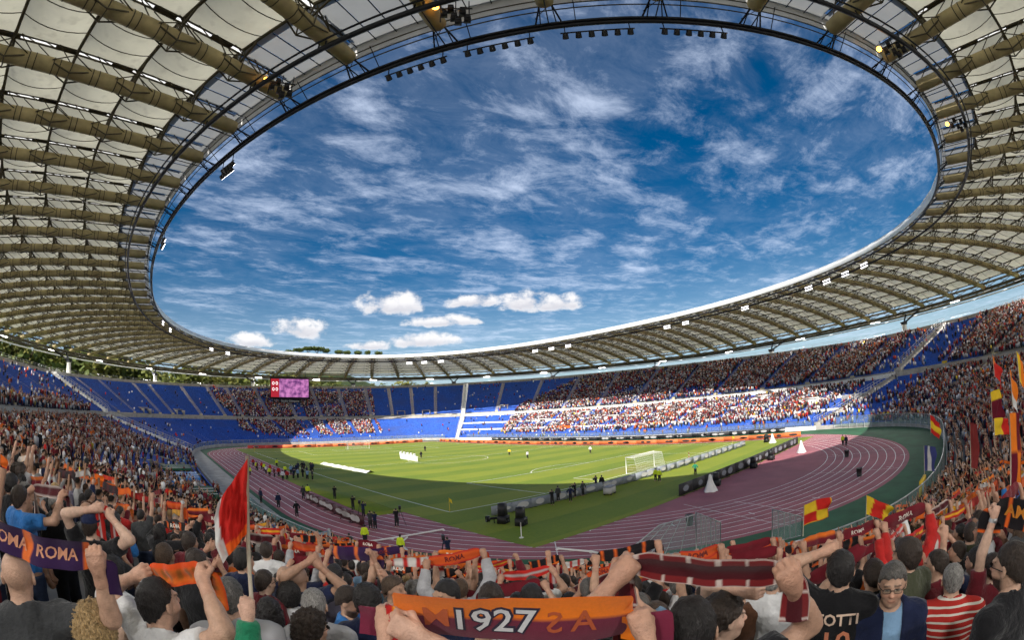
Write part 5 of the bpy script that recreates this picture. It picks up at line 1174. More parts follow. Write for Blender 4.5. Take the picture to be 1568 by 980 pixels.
# ================================================================== video screen
c = at_px(444, 595, 226); n = unit(np.array([CAM[0]-c[0]+25, CAM[1]-c[1], 0])); sr = empty('video_screen', c, face_rz(-n), label='large video screen with pink picture hanging under the far roof', cat='screen')
b = MB(); b.box((0, .35, 0), (18.2, .6, 9.6)); b.build('casing', M['black'], sr)
def screen_mat():
    m = bpy.data.materials.new('screen_picture'); m.use_nodes = True; t = m.node_tree; p = t.nodes['Principled BSDF']; p.inputs['Base Color'].default_value = (.02, .01, .02, 1); p.inputs['Emission Strength'].default_value = .55
    co = t.nodes.new('ShaderNodeTexCoord'); n1 = t.nodes.new('ShaderNodeTexNoise'); n1.inputs['Scale'].default_value = .55; n1.inputs['Detail'].default_value = 6; t.links.new(co.outputs['Object'], n1.inputs['Vector']); r1 = t.nodes.new('ShaderNodeValToRGB'); e = r1.color_ramp.elements; e[0].position = .36; e[0].color = (.10, .015, .14, 1); e[1].position = .62; e[1].color = (.62, .22, .52, 1); t.links.new(n1.outputs[0], r1.inputs[0]); t.links.new(r1.outputs[0], p.inputs['Emission Color']); return m
b = MB(); b.add([(-4.9, .02, -3.9), (8.6, .02, -3.9), (8.6, .02, 4.2), (-4.9, .02, 4.2)], [(0, 1, 2, 3)]); b.build('picture', screen_mat(), sr)
m_red = material('screen_red', (.35, .015, .03), .6, emit=.5); m_wht = material('screen_white', (.9, .85, .85), .6, emit=.6)
b = MB(); b.add([(-8.7, .02, -3.9), (-5.0, .02, -3.9), (-5.0, .02, 4.2), (-8.7, .02, 4.2)], [(0, 1, 2, 3)]); b.build('score_panel', m_red, sr)
for z in (2.2, -.4):
    for x in (-7.6, -6.0):
        b = MB(); a = np.linspace(0, 2*np.pi, 17)[:-1]; b.grid(np.stack([np.c_[x+.55*np.cos(a), np.full(16, -.01), z+.75*np.sin(a)], np.c_[x+.3*np.cos(a), np.full(16, -.01), z+.45*np.sin(a)]]), wrap=True); b.build('digit', m_wht, sr)
V, F = text_mesh('Stadio Olimpico', 1.25); b = MB(); b.V.append(np.c_[V[:, 0], np.full(len(V), -.02), V[:, 1]-5.6]); b.C.append(np.ones((len(V), 3))); b.n = len(V)
for k in sorted(set(len(q) for q in F)): fa = np.array([q for q in F if len(q) == k]); b.F.append(fa); b.M.append(np.zeros(len(fa)))
b.build('caption', M['white_wall'], sr)
b = MB(); b.box((0, .3, -5.6), (10.5, .3, 1.5)); b.build('caption_board', M['black'], sr)
for x in (-7.5, 7.5):
    b = MB(); b.rod((x, .5, 4.6), (x, 3.5, 7.5), .2, 5); b.build('support', M['dark_steel'], sr); b = MB(); b.rod((x, .5, -4.6), (x, 1.5, -9.5), .25, 5); b.build('support', M['dark_steel'], sr)

# ================================================================== goals, corner flags
NETM = material('net_cord', (.75, .75, .75), .8)
def goal(y, s_, lab):
    r_ = empty('goal', (0, y, 0), label=lab, cat='goal')
    for x in (-3.72, 3.72): b = MB(); b.tube([(x, 0, 0), (x, 0, 2.5)], .06, 8); b.build('post', M['line'], r_)
    b = MB(); b.tube([(-3.78, 0, 2.5), (3.78, 0, 2.5)], .06, 8); b.build('crossbar', M['line'], r_)
    b = MB()
    for x in (-3.7, 3.7): b.tube([(x, 0, 2.48), (x, s_*1.5, 2.4), (x, s_*2.1, .05), (x, 0, .05)], .03, 5)
    b.tube([(-3.7, s_*2.1, .05), (3.7, s_*2.1, .05)], .03, 5); b.build('net_frame', M['line'], r_)
    b = MB(); P0, P1, P2 = 2.46, 2.4, .05
    for x in np.linspace(-3.7, 3.7, 26): b.tube([(x, 0, P0), (x, s_*1.5, P1-.05), (x, s_*2.1, P2)], .012, 3, caps=False)
    for t in np.linspace(0, 1, 6): b.rod((-3.7, s_*1.5*t, P0-.06*t), (3.7, s_*1.5*t, P0-.06*t), .012, 3)
    for t in np.linspace(0, 1, 9): b.rod((-3.7, s_*(1.5+.6*t), P1-2.35*t), (3.7, s_*(1.5+.6*t), P1-2.35*t), .012, 3)
    for x in (-3.7, 3.7):
        for t in np.linspace(.1, .9, 6): b.rod((x, 0, 2.45*t), (x, s_*(2.1-.6*t), 2.4*t), .012, 3)
    b.build('net', NETM, r_)
goal(-52.5, -1, 'near white goal with net on the sunlit part of the pitch'); goal(52.5, 1, 'far white goal below the video screen')
for x, y, t in ((-34, -52.5, 'near corner of the pitch'), (34, -52.5, 'right corner by the boards'), (-34, 52.5, 'far left corner'), (34, 52.5, 'far right corner')):
    r_ = empty('corner_flag', (x, y, 0), label='yellow corner flag on a thin pole at the '+t, cat='flag'); b = MB(); b.tube([(0, 0, 0), (0, 0, 1.6)], .03, 6); b.build('pole', M['yellow'], r_)
    b = MB(); u, v = np.meshgrid(np.linspace(0, 1, 6), np.linspace(0, 1, 5), indexing='ij'); b.grid(np.stack([u*.12+.05*v, u*-.35+.03*np.sin(v*4), 1.58-.42*v-.25*u], -1)); b.build('cloth', CLOTH['yellow'], r_, smooth=True)

# ================================================================== boards round the pitch
def board(p, q, h, mats, lab, grp, name='advertising_board', th=.12, lean=0.0, blobs=True, rgb2=None, back=True):
    p, q = np.array([*p, 0.0]), np.array([*q, 0.0]); L_ = np.linalg.norm(q-p); d = (q-p)/L_; r_ = empty(name, (p+q)/2, math.atan2(d[1], d[0]), label=lab, cat='board', group=grp)
    b = MB(); b.box((0, 0, h/2+.05), (L_-.04, th, h)); b.build('panel', mats[0], r_)
    for x in (-L_*.38, L_*.38): b = MB(); b.box((x, 0, .035), (.06, .9, .05)); b.build('foot', M['dark_steel'], r_)
    if blobs and len(mats) > 1:
        for i in range(blobs if not isinstance(blobs, bool) else 2):
            b = MB(); x = rng.uniform(-.34, .34)*L_; a = np.linspace(0, 2*np.pi, 9)[:-1]; w_, h_ = rng.uniform(.5, 1.1), h*rng.uniform(.2, .36)
            for sy in (-1, 1): b.add(np.c_[x+w_*np.cos(a), np.full(8, sy*(th/2+.004)), h*.5+.05+h_*np.sin(a)], [list(range(8))[::sy]])
            b.build('print', mats[1], r_)
    return r_
OR = material('led_orange', (.62, .16, .05), .6, .3, .6, emit=.12); RD = material('led_red', (.45, .05, .04), .6, .3, .6, emit=.1); DK = material('board_dark', (.03, .03, .033), .6, .3, 2); GR = material('board_grey_back', (.22, .24, .27), .6, .2, 1.2); MR = material('led_maroon', (.07, .02, .025), .5, .3, 1.0); LT = material('board_pale_print', (.45, .44, .44), .6)
ys = np.linspace(-66, 66, 23)
for i in range(22): board((39.2, ys[i]), (39.2, ys[i+1]), .95, (OR, DK), 'orange advertising board along the far touchline, number %d counted from the near goal side' % (i+1) if False else 'orange advertising board with dark emblem along the far touchline', 'orange boards along the far touchline')
for i in range(22): board((52.6, ys[i]*.9), (52.6, ys[i+1]*.9), 1.0, (DK, LT), 'dark board with pale print in front of the sunlit stand', 'dark boards below the sunlit stand')
xs = np.linspace(-33, 34, 12)
for i in range(11): board((xs[i], 70.2), (xs[i+1], 70.2), 1.0, (RD if i < 2 else OR, DK if i else LT), 'orange advertising board behind the far goal' if i > 1 else 'red advertising board at the far left corner', 'boards behind the far goal')
xs = np.linspace(-32.3, 29, 24)
for i in range(23): board((xs[i], -57.4), (xs[i+1], -57.4), .95, (GR, LT), 'grey backed board in the row behind the near goal', 'grey boards behind the near goal', blobs=1)
xs = np.linspace(-16.6, 26.8, 16)
for i in range(15): board((xs[i], -69.0), (xs[i+1], -69.0), 1.25, (DK, GR), 'dark screen board on the edge of the grass by the track bend', 'dark boards by the track bend', blobs=1)
yl = np.linspace(-53.2, -35.5, 8)
for i in range(7): board((-44.0-.1*(i == 7), yl[i]), (-44.2, yl[i+1]), 1.0, (MR, LT), 'dark maroon board along the track in front of the photographers', 'maroon boards beside the track')
b = MB(); q0, q1 = np.array([-26.6, 9.4]), np.array([-25.1, -12.7]); t_ = np.linspace(0, 1, 15); P = q0+(q1-q0)*t_[:, None]
b.grid(np.stack([np.c_[P+(-.9, 0), .06+.05*np.sin(t_*30)], np.c_[P, .45+.12*np.sin(t_*40)], np.c_[P+(.9, 0), .06+.05*np.cos(t_*30)]])); b.build('rolled_banner', M['white_wall'], smooth=True, label='long white rolled banner lying on the grass near the left touchline', cat='banner')

# ================================================================== things on the track and grass
def drum(x, y, lab):
    r_ = empty('litter_bin', (x, y, .02), label=lab, cat='bin'); b = MB(); b.tube([(0, 0, 0), (0, 0, .85)], [.27, .34], 12); b.build('body', M['black'], r_); b = MB(); b.tube([(0, 0, .83), (0, 0, .9)], [.37, .37], 12); b.build('rim', M['dark_steel'], r_)
drum(-27.0, -76.1, 'black bin on the inner lanes behind the near goal'); drum(-7.3, -86.4, 'black bin in the middle of the right hand bend'); drum(7.3, -82.1, 'black bin on the far part of the right hand bend')
def shroud(x, y, h, lab):
    a = np.linspace(0, 2*np.pi, 25)[:-1]; b = MB(); G = []
    for z, r_ in ((0, .75), (.25, .62), (.7, .42), (1.2, .24), (1.6, .15), (1.7, .03)): f_ = 1+.14*np.sin(a*5+z)*(1-z/1.8); G.append(np.c_[r_*f_*np.cos(a), r_*f_*np.sin(a), np.full(24, z*h/1.7)])
    b.grid(np.stack(G), wrap=True); o = b.build('covered_equipment', M['white_wall'], smooth=True, label=lab, cat='cover'); o.location = (x, y, .03)
shroud(-13.6, -71.2, 1.9, 'white cone shaped cover beside the dark boards, nearest to the camera'); shroud(14.8, -73.2, 1.9, 'white cone shaped cover at the far end of the dark boards'); shroud(31, -62.5, 1.8, 'white cone shaped cover by the right corner flag')
def speaker_stack(x, y, rz, lab, h=1.5):
    r_ = empty('loudspeaker', (x, y, .03), rz, label=lab, cat='loudspeaker'); b = MB(); b.box((0, 0, .35), (1.0, .8, .7)); b.build('base_cabinet', M['black'], r_); b = MB(); b.box((0, .05, .7+(h-.7)/2), (.85, .6, h-.7), taper=.9); b.build('top_cabinet', M['black'], r_)
    for x_ in (-.22, .22): b = MB(); b.tube([(x_, -.41, .35), (x_, -.44, .35)], .18, 10); b.build('cone', M['dark_steel'], r_)
speaker_stack(-10.4, -70.4, .2, 'black loudspeaker stack beside the nearest white cone'); speaker_stack(1.6, -70.2, 0, 'black loudspeaker stack midway along the dark boards'); speaker_stack(8.5, -70.3, 0, 'black loudspeaker stack near the sunlit end of the dark boards'); speaker_stack(-33.2, -62.8, .4, 'black loudspeaker stack on the grass left of the goal boards', 1.7); speaker_stack(-33.6, -60.8, .4, 'second black loudspeaker close behind the first, left of the goal boards', 1.9); speaker_stack(33.0, -60.5, 0, 'black loudspeaker by the right corner of the pitch')
r_ = empty('equipment_case', (-17.5, -60.3, .02), .3, label='pale box trolley on the grass behind the goal boards', cat='trolley'); b = MB(); b.box((0, 0, .55), (1.7, .9, .7)); b.build('body', LT, r_); b = MB(); b.box((0, 0, .94), (1.8, 1.0, .08)); b.build('lid', GR, r_)
for sx in (-.6, .6):
    for sy in (-.4, .4): b = MB(); b.tube([(sx, sy-.05, .14), (sx, sy+.05, .14)], .14, 10); b.build('wheel', M['black'], r_)
b = MB(); b.tube([(-34.6, -60.0, .5), (-32.9, -60.6, .5)], .12, 8); b.tube([(-34.9, -59.9, .5), (-34.6, -60.0, .5)], .3, 8); b.rod((-34.2, -60.2, .03), (-34.2, -60.2, .5), .05, 5); b.build('microphone', M['black'], label='long furry microphone at the left end of the goal boards', cat='microphone')
def white_rail(P, lab):
    r_ = empty('track_rail', (0, 0, 0), label=lab, cat='rail'); P = np.array([(*q, .12) for q in P], float); b = MB(); b.tube(P, .08, 6); b.build('bar', M['line'], r_)
    for q in P[::2]: b = MB(); b.box((q[0], q[1], .045), (.2, .2, .09)); b.build('foot', M['line'], r_)
white_rail([(-48.7, -58.9), (-46.5, -59.0), (-44, -59.05), (-41.5, -59.05), (-39, -59.1)], 'straight white rail lying across the track near the tripod camera'); white_rail([(-44.9, -63.4), (-44.6, -62.0), (-43.9, -60.6), (-42.9, -59.6)], 'short curved white rail branching off on the track'); white_rail([(-37.0, -71.0), (-36.6, -72.5), (-36.3, -73.6), (-36.4, -75.0), (-36.9, -76.4)], 'bent white rail at the tip of the grass')
b = MB(); b.tube([(0, 0, 0), (0, 0, 1.9)], .05, 6); o = b.build('striped_pole', stripe_mat('red_white_pole', (.7, .7, .7), (.5, .04, .03), .5, .5), label='red and white striped pole right of the near goal', cat='pole'); o.location = (7.0, -57.0, .02)
b = MB(); b.tube([(0, 0, 0), (0, 0, 1.3)], .04, 6); b.tube([(0, 0, 0), (0, 0, .05)], .2, 8); o = b.build('marker_post', M['line'], label='thin white marker post on the grass tip beside the bend', cat='post'); o.location = (-36.2, -66.2, .02)

# ------------------------------------------------------------------ people on the ground
GP = {}
for nm, kw in {'stand': {}, 'walk': dict(hl=(-.25, .2, .95), hr=(.25, -.15, .9)), 'cam': dict(hl=(-.12, .32, 1.48), hr=(.14, .32, 1.5), el=(-.25, 0, -1), er=(.25, 0, -1)), 'hips': dict(hl=(-.24, .1, 1.02), hr=(.24, .1, 1.02))}.items():
    B = Body(**kw); sk = B.skin(.036, .018, .018, zmin=0, tone=TONES[1]).build('p', SKIN[0], smooth=True); sh = B.shirt(.036, 1.9).build('p', CLOTH['white'], smooth=True); GP[nm] = (sk.data, sh.data)
    for o in (sk, sh): bpy.data.objects.remove(o)
HIVIS = material('hi_vis_vest', (.62, .75, .03), .7, .1, 8, emit=0.0)
def ground_person(x, y, z, az_, pose, shirt, lab, grp, trs=CHINO, hair='dark brown', sc_=1.0):
    sk, sh = GP[pose]; o = bpy.data.objects.new('person', sk); col.objects.link(o); o.location = (x, y, z); o.rotation_euler = (0, 0, -R(az_)); o.scale = (sc_,)*3; tag(o, lab, 'person', grp)
    for nm, me, m in (('vest' if shirt is HIVIS else 'shirt', sh, shirt), ('trousers', TRM, trs), ('hair', HM_['short'], HAIR[hair])):
        c = bpy.data.objects.new(nm, me); col.objects.link(c); c.parent = o; obj_mat(c, m)
        if nm == 'hair': c.location = (0, .02, 1.625)
    return o
def gpx(x, y, z=0.0):
    d = at_px(x, y, 1.0)-CAM; return CAM+d*((z-CAM[2])/d[2])
def put(L_, pose, shirt, lab, grp, z=.02, az_=40, trs=CHINO):
    for i, (x, y) in enumerate(L_):
        p = gpx(x, y, z); l_ = lab[i] if isinstance(lab, list) else lab
        ground_person(p[0], p[1], z, az_+rng.uniform(-40, 40), pose if isinstance(pose, str) else pose[i % len(pose)], shirt if not isinstance(shirt, list) else shirt[i % len(shirt)], l_, grp, trs, sc_=rng.uniform(.97, 1.05))
put([(560, 836), (615, 853), (472, 763), (1004, 737), (1010, 738)], 'stand', HIVIS, ['steward in yellow vest on the track left of the tripod camera', 'steward in yellow vest closest to the camera, below the tall cameraman', 'steward in yellow vest at the far end of the maroon boards', 'left steward of the yellow pair behind the near goal', 'right steward of the yellow pair behind the near goal'], 'stewards in yellow vests')
put([(383, 729), (405, 723), (413, 731), (424, 716), (437, 727), (393, 721)], 'stand', HIVIS, 'steward in yellow vest among the group on the far left track', 'stewards on the far left track')
put([(455, 793), (400, 771), (427, 779), (465, 766)], ['walk', 'stand', 'stand', 'stand'], [CLOTH['black'], CLOTH['navy'], CLOTH['navy'], CLOTH['charcoal']], ['person in black walking alone along the left lanes', 'person in navy by the teal glass', 'person in navy carrying a bag on the left lanes', 'person in dark clothes next to the yellow vest'], 'people on the left lanes')
put([(509, 846), (537, 850)], ['stand', 'hips'], [CLOTH['black'], CLOTH['charcoal']], ['person in black by the grey screen at the track edge', 'person in charcoal right of the grey screen, hands on hips'], 'people at the track edge')
put([(513, 766), (541, 783), (557, 793), (568, 812), (575, 812)], 'cam', [CLOTH['black'], CLOTH['black'], CLOTH['navy'], CLOTH['charcoal'], CLOTH['navy']], ['crouching photographer alone behind the maroon boards', 'photographer in black behind the maroon boards', 'photographer in navy with a blue bag behind the boards', 'photographer in charcoal at the near end of the boards', 'photographer in navy at the near end of the boards'], 'photographers behind the maroon boards')
put([(608, 808), (687, 858)], 'cam', [CLOTH['black'], CLOTH['navy']], ['tall cameraman in black on the edge of the grass', 'camera operator in navy behind a tripod on the near track'], 'camera operators')
gl = []
for i in range(16): gl.append((444+38*rng.random(), 718+18*rng.random()))
put(gl, ['stand', 'cam', 'walk'], [CLOTH['navy'], CLOTH['charcoal'], CLOTH['navy'], CLOTH['black'], CLOTH['light blue']], 'photographer in dark blue in the tight group on the left touchline', 'photographers grouped on the left touchline')
gl = [(388+6.5*i, 715+2.6*i+4*(i % 2)) for i in range(9)]
put(gl, ['stand', 'walk'], [CLOTH['red'], CLOTH['maroon'], CLOTH['red'], CLOTH['white']], 'person in red tracksuit near the bench on the left track', 'people in red by the left bench', trs=CHINO)
gl = [(846, 774), (855, 768), (874, 769), (881, 762), (893, 760), (913, 750), (922, 750)]
put(gl, ['cam', 'stand', 'hips', 'cam', 'walk'], [CLOTH['black'], CLOTH['charcoal'], CLOTH['navy']], ['photographer at the left end of the goal boards', 'second photographer from the left along the goal boards', 'third photographer from the left along the goal boards', 'fourth photographer from the left along the goal boards', 'fifth photographer from the left along the goal boards', 'sixth photographer from the left along the goal boards', 'photographer nearest the pale trolley behind the goal boards'], 'photographers behind the goal boards', az_=15)
put([(1065, 728)], 'hips', CLOTH['green'], 'person in dark green behind the goal, at the edge of the shade', 'people behind the goal')
put([(780, 698), (808, 703), (904, 695), (651, 692)], ['walk', 'stand'], [CLOTH['yellow'], CLOTH['white'], CLOTH['white'], CLOTH['black']], ['player in yellow right of the centre circle', 'player in white right of the centre circle', 'player in white in front of the near penalty area', 'person in black beyond the white covered group'], 'players spread over the pitch')
put([(645, 702)], 'stand', CLOTH['black'], 'person in black beside the white covered group at the centre circle', 'players spread over the pitch')
put([(614+5.2*i, 701+.9*i) for i in range(5)], 'stand', CLOTH['white'], 'person in white holding the white sheet in the centre circle', 'people around the white sheet', trs=CLOTH['white'])
P = np.array([gpx(613+5.4*i, 703+.9*i)[:2] for i in range(6)]); b = MB(); b.grid(np.stack([np.c_[P, .03+0*P[:, 0]], np.c_[P+(-.35, -.45), 1.15+.1*np.sin(np.arange(6)*2)], np.c_[P+(.3, .1), 1.2+.1*np.cos(np.arange(6)*2)]])); b.build('white_sheet', CLOTH['white'], smooth=True, label='white sheet held up by the group in the centre circle', cat='sheet')
put([(1291, 683), (1296, 684)], 'stand', [HIVIS, CLOTH['navy']], ['steward in yellow vest by the far fence right of the bend', 'person in navy beside the steward at the far fence'], 'people by the far fence')
def tripod_cam(x, y, lab, h=1.45):
    p = gpx(x, y); r_ = empty('video_camera', (p[0], p[1], .02), -.5, label=lab, cat='camera')
    for a in (0, 2.1, 4.2): b = MB(); b.rod((0, 0, h), (.5*math.cos(a), .5*math.sin(a), 0), .025, 5); b.build('leg', M['black'], r_)
    b = MB(); b.box((0, 0, h+.18), (.22, .6, .3)); b.build('body', M['black'], r_); b = MB(); b.tube([(0, .3, h+.18), (0, .55, h+.18)], [.09, .11], 8); b.build('lens', M['black'], r_)
tripod_cam(681, 857, 'video camera on a tripod at the near track edge'); tripod_cam(614, 806, 'shoulder height video camera beside the tall cameraman', 1.6); tripod_cam(552, 793, 'video camera behind the maroon boards')

# ================================================================== fences and screens along the front
def fence(ws, h, z0, lab, gm, off=0.5):
    r_ = empty('fence', (0, 0, 0), label=lab, cat='fence'); P = C_FRONT(np.array(ws)); n = ring_normal(C_FRONT, np.array(ws)); P = P-n*off
    for i in range(len(P)-1):
        a, c = np.array([*P[i], z0]), np.array([*P[i+1], z0]); b = MB(); u = np.array([0, 0, 1.0]); m_ = .04*(c-a)
        b.add([a+m_+u*.1, c-m_+u*.1, c-m_+u*h, a+m_+u*h], [(0, 1, 2, 3)]); b.build('pane', gm, r_)
    for q in P: b = MB(); b.rod((*q, -.1), (*q, z0+h+.08), .05, 5, caps=True); b.build('post', M['steel'], r_)
    b = MB(); b.tube(np.c_[P, np.full(len(P), z0+h+.06)], .045, 5); b.tube(np.c_[P, np.full(len(P), z0+.08)], .04, 5); b.build('rail', M['steel'], r_)
fence(np.linspace(.662, .868, 52), 1.9, .55, 'steel framed glass fence along the foot of the near curved stand', M['clear_glass'])
fence(np.linspace(.575, .655, 22), 1.5, .5, 'teal glass fence along the foot of the main stand', M['teal_glass'])
fence(np.linspace(.15, .40, 50), 1.2, .9, 'low glass fence along the foot of the far end stand', M['clear_glass'], .2)
fence(np.linspace(-.12, .13, 56), 1.2, .9, 'low glass fence along the foot of the sunlit stand', M['clear_glass'], .2)
r_ = empty('glass_screen', (0, 0, 0), label='teal glass balustrade between the main stand and the lanes', cat='balustrade')
yv = np.linspace(-63.5, -27, 13)
for i in range(12):
    b = MB(); b.add([(-52.2, yv[i]+.08, .1), (-52.2, yv[i+1]-.08, .1), (-52.2, yv[i+1]-.08, 1.5), (-52.2, yv[i]+.08, 1.5)], [(0, 1, 2, 3)]); b.build('pane', M['teal_glass'], r_)
for y in yv: b = MB(); b.rod((-52.2, y, -.1), (-52.2, y, 1.55), .05, 5, caps=True); b.build('post', M['steel'], r_)
PANEL = material('grey_blue_panel', (.25, .32, .36), .5, .12, 1.5)
r_ = empty('screen_wall', (-52.6, -64.6, 0), .5, label='grey blue screen wall at the corner of the track below the main stand', cat='screen'); b = MB(); b.box((0, 0, 1.3), (3.4, .12, 2.6)); b.build('front_panel', PANEL, r_); b = MB(); b.box((-1.75, -1.6, 1.3), (.12, 3.2, 2.6)); b.build('side_panel', PANEL, r_); b = MB()
for x in (-1.8, 1.8): b.box((x, 0, 1.35), (.1, .16, 2.75))
b.build('frame', M['steel'], r_)
def stair_screen(x0, y0, lab, k, rz=-.75, w_=2.6, h=3.0):
    p = gpx(x0, y0, .6); r_ = empty('stair_screen', (p[0], p[1], 0), rz, label=lab, cat='screen'); b = MB()
    if k == 0: pts = [(-w_, 0, .6), (w_, 0, .6), (w_, 0, h), (.2, 0, h-.4)]
    else: pts = [(-w_/2, 0, .6), (w_/2, 0, .6), (w_/2, 0, h-.9), (-w_/2, 0, h)]
    b.add(pts, [(0, 1, 2, 3)]); b.build('pane', M['clear_glass'], r_)
    b = MB(); b.tube(np.array(pts+[pts[0]]), .05, 5); b.build('frame', M['steel'], r_); b = MB()
    for t in np.linspace(.2, .8, 4):
        a = np.array(pts[0])*(1-t)+np.array(pts[1])*t; c = np.array(pts[3])*(1-t)+np.array(pts[2])*t; b.rod(a, c, .03, 4)
    b.build('mullion', M['steel'], r_)
stair_screen(1005, 852, 'sloping glass stair screen below the dashed maroon scarf', 0); stair_screen(1085, 848, 'tall steel stair frame right of the glass stair screen', 1, w_=1.6, h=3.4); stair_screen(1205, 826, 'steel frame at the fence above the right raised fist', 1, w_=2.2, h=2.8)
r_ = empty('access_gate', (*gpx(1412, 782, .3)[:2], 0), -.1, label='yellow gate frame in the fence below the right hand flags', cat='gate')
for sx in (-1.0, 1.0): b = MB(); b.box((sx, 0, 1.2), (.35, .2, 2.4)); b.build('post', M['yellow'], r_)
b = MB(); b.box((0, 0, 2.5), (2.35, .2, .3)); b.build('lintel', M['yellow'], r_); b = MB(); b.box((0, 0, 1.2), (1.6, .06, 2.2)); b.build('door', PANEL, r_)
# press platforms below the main stand
for i, (x0, y0, L_, m_, lab) in enumerate(((-59.6, -31, 8.5, material('blue_canopy', (.03, .22, .55), .5, .15, 1), 'press platform with bright blue roof at the foot of the main stand'), (-60.0, -20, 8, M['margin'], 'press platform with green roof beyond the blue one'), (-58.9, -45, 8, M['margin'], 'low green covered platform nearer than the blue roof'))):
    r_ = empty('press_platform', (x0, y0, 0), 0, label=lab, cat='platform'); b = MB(); b.box((0, 0, 2.9), (4.6, L_, .14)); b.build('roof_panel', m_, r_)
    for t in np.linspace(-.5, .5, 5)[1:-1]: b = MB(); b.box((0, t*L_, 2.99), (4.6, .12, .06)); b.build('roof_seam', M['line'], r_)
    for sx in (-2.2, 2.2):
        for sy in (-L_/2+.1, L_/2-.1): b = MB(); b.rod((sx, sy, 0), (sx, sy, 2.9), .06, 5); b.build('leg', M['steel'], r_)
    b = MB(); b.box((2.25, 0, 1.5), (.06, L_-.3, 1.6)); b.build('glass_front', M['teal_glass'], r_)
# ================================================================== flags over the crowd
def flag(pole0, pole1, u_vec, size, cf, lab, rip=.05, seed=0, nu=18, nv=18, droop=.15, poler=.014):
    """pole from pole0 up to pole1; cloth hangs from the top of the pole along u_vec"""
    r_ = empty('flag', pole0, label=lab, cat='flag'); p0, p1 = np.asarray(pole0, float), np.asarray(pole1, float); d = unit(p1-p0); b = MB(); b.tube([(0, 0, 0), p1-p0], poler, 6); b.build('pole', material('pole_wood', (.42, .36, .28), .6, .1, 5) if 'pole_wood' not in bpy.data.materials else bpy.data.materials['pole_wood'], r_)
    u, v = np.meshgrid(np.linspace(0, 1, nu), np.linspace(0, 1, nv), indexing='ij'); U = np.asarray(u_vec, float); n = unit(np.cross(U, d)); top = p1-p0
    P = top-d*(v*size[1])[..., None]+unit(U)*(u*size[0])[..., None]-np.array([0, 0, 1.0])*(droop*u**1.5*size[0])[..., None]+n*(rip*u*np.sin(u*7+v*3+seed)+rip*.5*np.sin(v*9+u*4+seed*2)*u)[..., None]
    C_ = np.array([[cf(a, c) for c in v[0]] for a in u[:, 0]]); b = MB(); b.grid(P, 0, C_.reshape(-1, 3)); b.build('cloth', M['flagcloth'], r_, smooth=True); return r_
M['flagcloth'] = material('flag_cloth', (1, 1, 1), .8, .08, 6, attr=True, trans=.25, spec=.1)
YL, RE_, ORG, MRN, WHT = (.75, .50, .03), (.55, .025, .02), (.80, .20, .02), (.14, .012, .025), (.66, .65, .63)
chk = lambda a, b_: (lambda u, v: a if (int(u*2)+int(v*2)) % 2 == 0 else b_)
# the tall limp flag: cloth hangs beside its pole
fh = FLAGHAND; ptop = at_px(379, 698, 2.12); r_ = empty('flag', fh, label='tall limp flag in red, white and orange on a thin pole at the left', cat='flag')
b = MB(); b.tube([(0, 0, -.25), ptop-fh], .009, 6); b.build('pole', bpy.data.materials.get('pole_wood') or material('pole_wood', (.42, .36, .28), .6, .1, 5), r_)
u, v = np.meshgrid(np.linspace(0, 1, 26), np.linspace(0, 1, 34), indexing='ij'); Pp = np.array([at_px(379-1.5*t, 703+115*t, 2.12) for t in v[0]])
Pf = np.array([at_px(np.interp(t, [0, .25, .7, 1], [333, 328, 330, 342]), np.interp(t, [0, 1], [772, 862]), 2.12) for t in v[0]])
P = Pp[None]*(1-u)[..., None]+Pf[None]*u[..., None]; nn = unit(at_px(355, 780, 1)-CAM); P = P-nn*(.026*np.sin(u*10+v*3)+.017*np.sin(u*19-v*6+1)+.008*np.sin(u*31+v*11)+.02*u)[..., None]-fh
def cf(a, c):
    if c > .86+.04*math.sin(a*6) and a < .8: return (.85, .13, .02)
    return WHT if a > .84-.2*max(0, c-.5) else RE_
b = MB(); b.grid(P, 0, np.array([[cf(a, c) for c in v[0]] for a in u[:, 0]]).reshape(-1, 3)); b.build('cloth', M['flagcloth'], r_, smooth=True)
def crowd_flag(x, y, d, wpx, hpx, cf, lab, ang=0.0, seed=0, rip=.12, droop=.2):
    q = at_px(x, y, d); s_ = d/FPX; right = CR*math.cos(ang)+CU*math.sin(ang); p1 = q-CR*(wpx*.5*s_)+CU*(hpx*.5*s_); p0 = np.array([p1[0]-.1, p1[1], p1[2]-max(1.0, hpx*s_*1.15)])
    flag(p0, p1, right, (wpx*s_*1.1, hpx*s_), cf, lab, rip*wpx*s_, seed, droop=droop)
crowd_flag(1247, 786, 17, 42, 30, chk(YL, RE_), 'yellow and red chequered flag waving over the right hand lanes', .35, 1)
crowd_flag(1345, 768, 19, 52, 26, lambda u, v: RE_ if .35 < u+.2*v < .72 else YL, 'orange and red flag streaming over the outer lane', -.3, 2)
crowd_flag(1546, 690, 11, 30, 100, chk(ORG, MRN), 'tall orange and maroon chequered flag at the right edge', 0, 3, droop=.1)
crowd_flag(1522, 622, 26, 26, 38, lambda u, v: YL if v < .3 else MRN, 'maroon flag with yellow top near the right edge', .3, 4)
crowd_flag(1530, 652, 22, 34, 22, lambda u, v: YL if u < .6 else RE_, 'crumpled yellow and red flag below the maroon one', .1, 5)
crowd_flag(1430, 647, 40, 22, 24, lambda u, v: RE_ if v < .3 or v > .75 else YL, 'small red and yellow flag above the right hand fence', -.4, 6)
crowd_flag(1550, 590, 24, 22, 44, lambda u, v: ORG if v < .7 else WHT, 'orange flag with white tip high at the right edge', -.7, 7)
crowd_flag(1526, 558, 30, 26, 26, lambda u, v: RE_ if u+v > .5 else ORG, 'red orange pennant highest in the right hand crowd', -.6, 8)
crowd_flag(1560, 560, 20, 20, 40, lambda u, v: ORG if u > .4 else YL, 'orange and yellow flag cut by the right edge', -.5, 11)
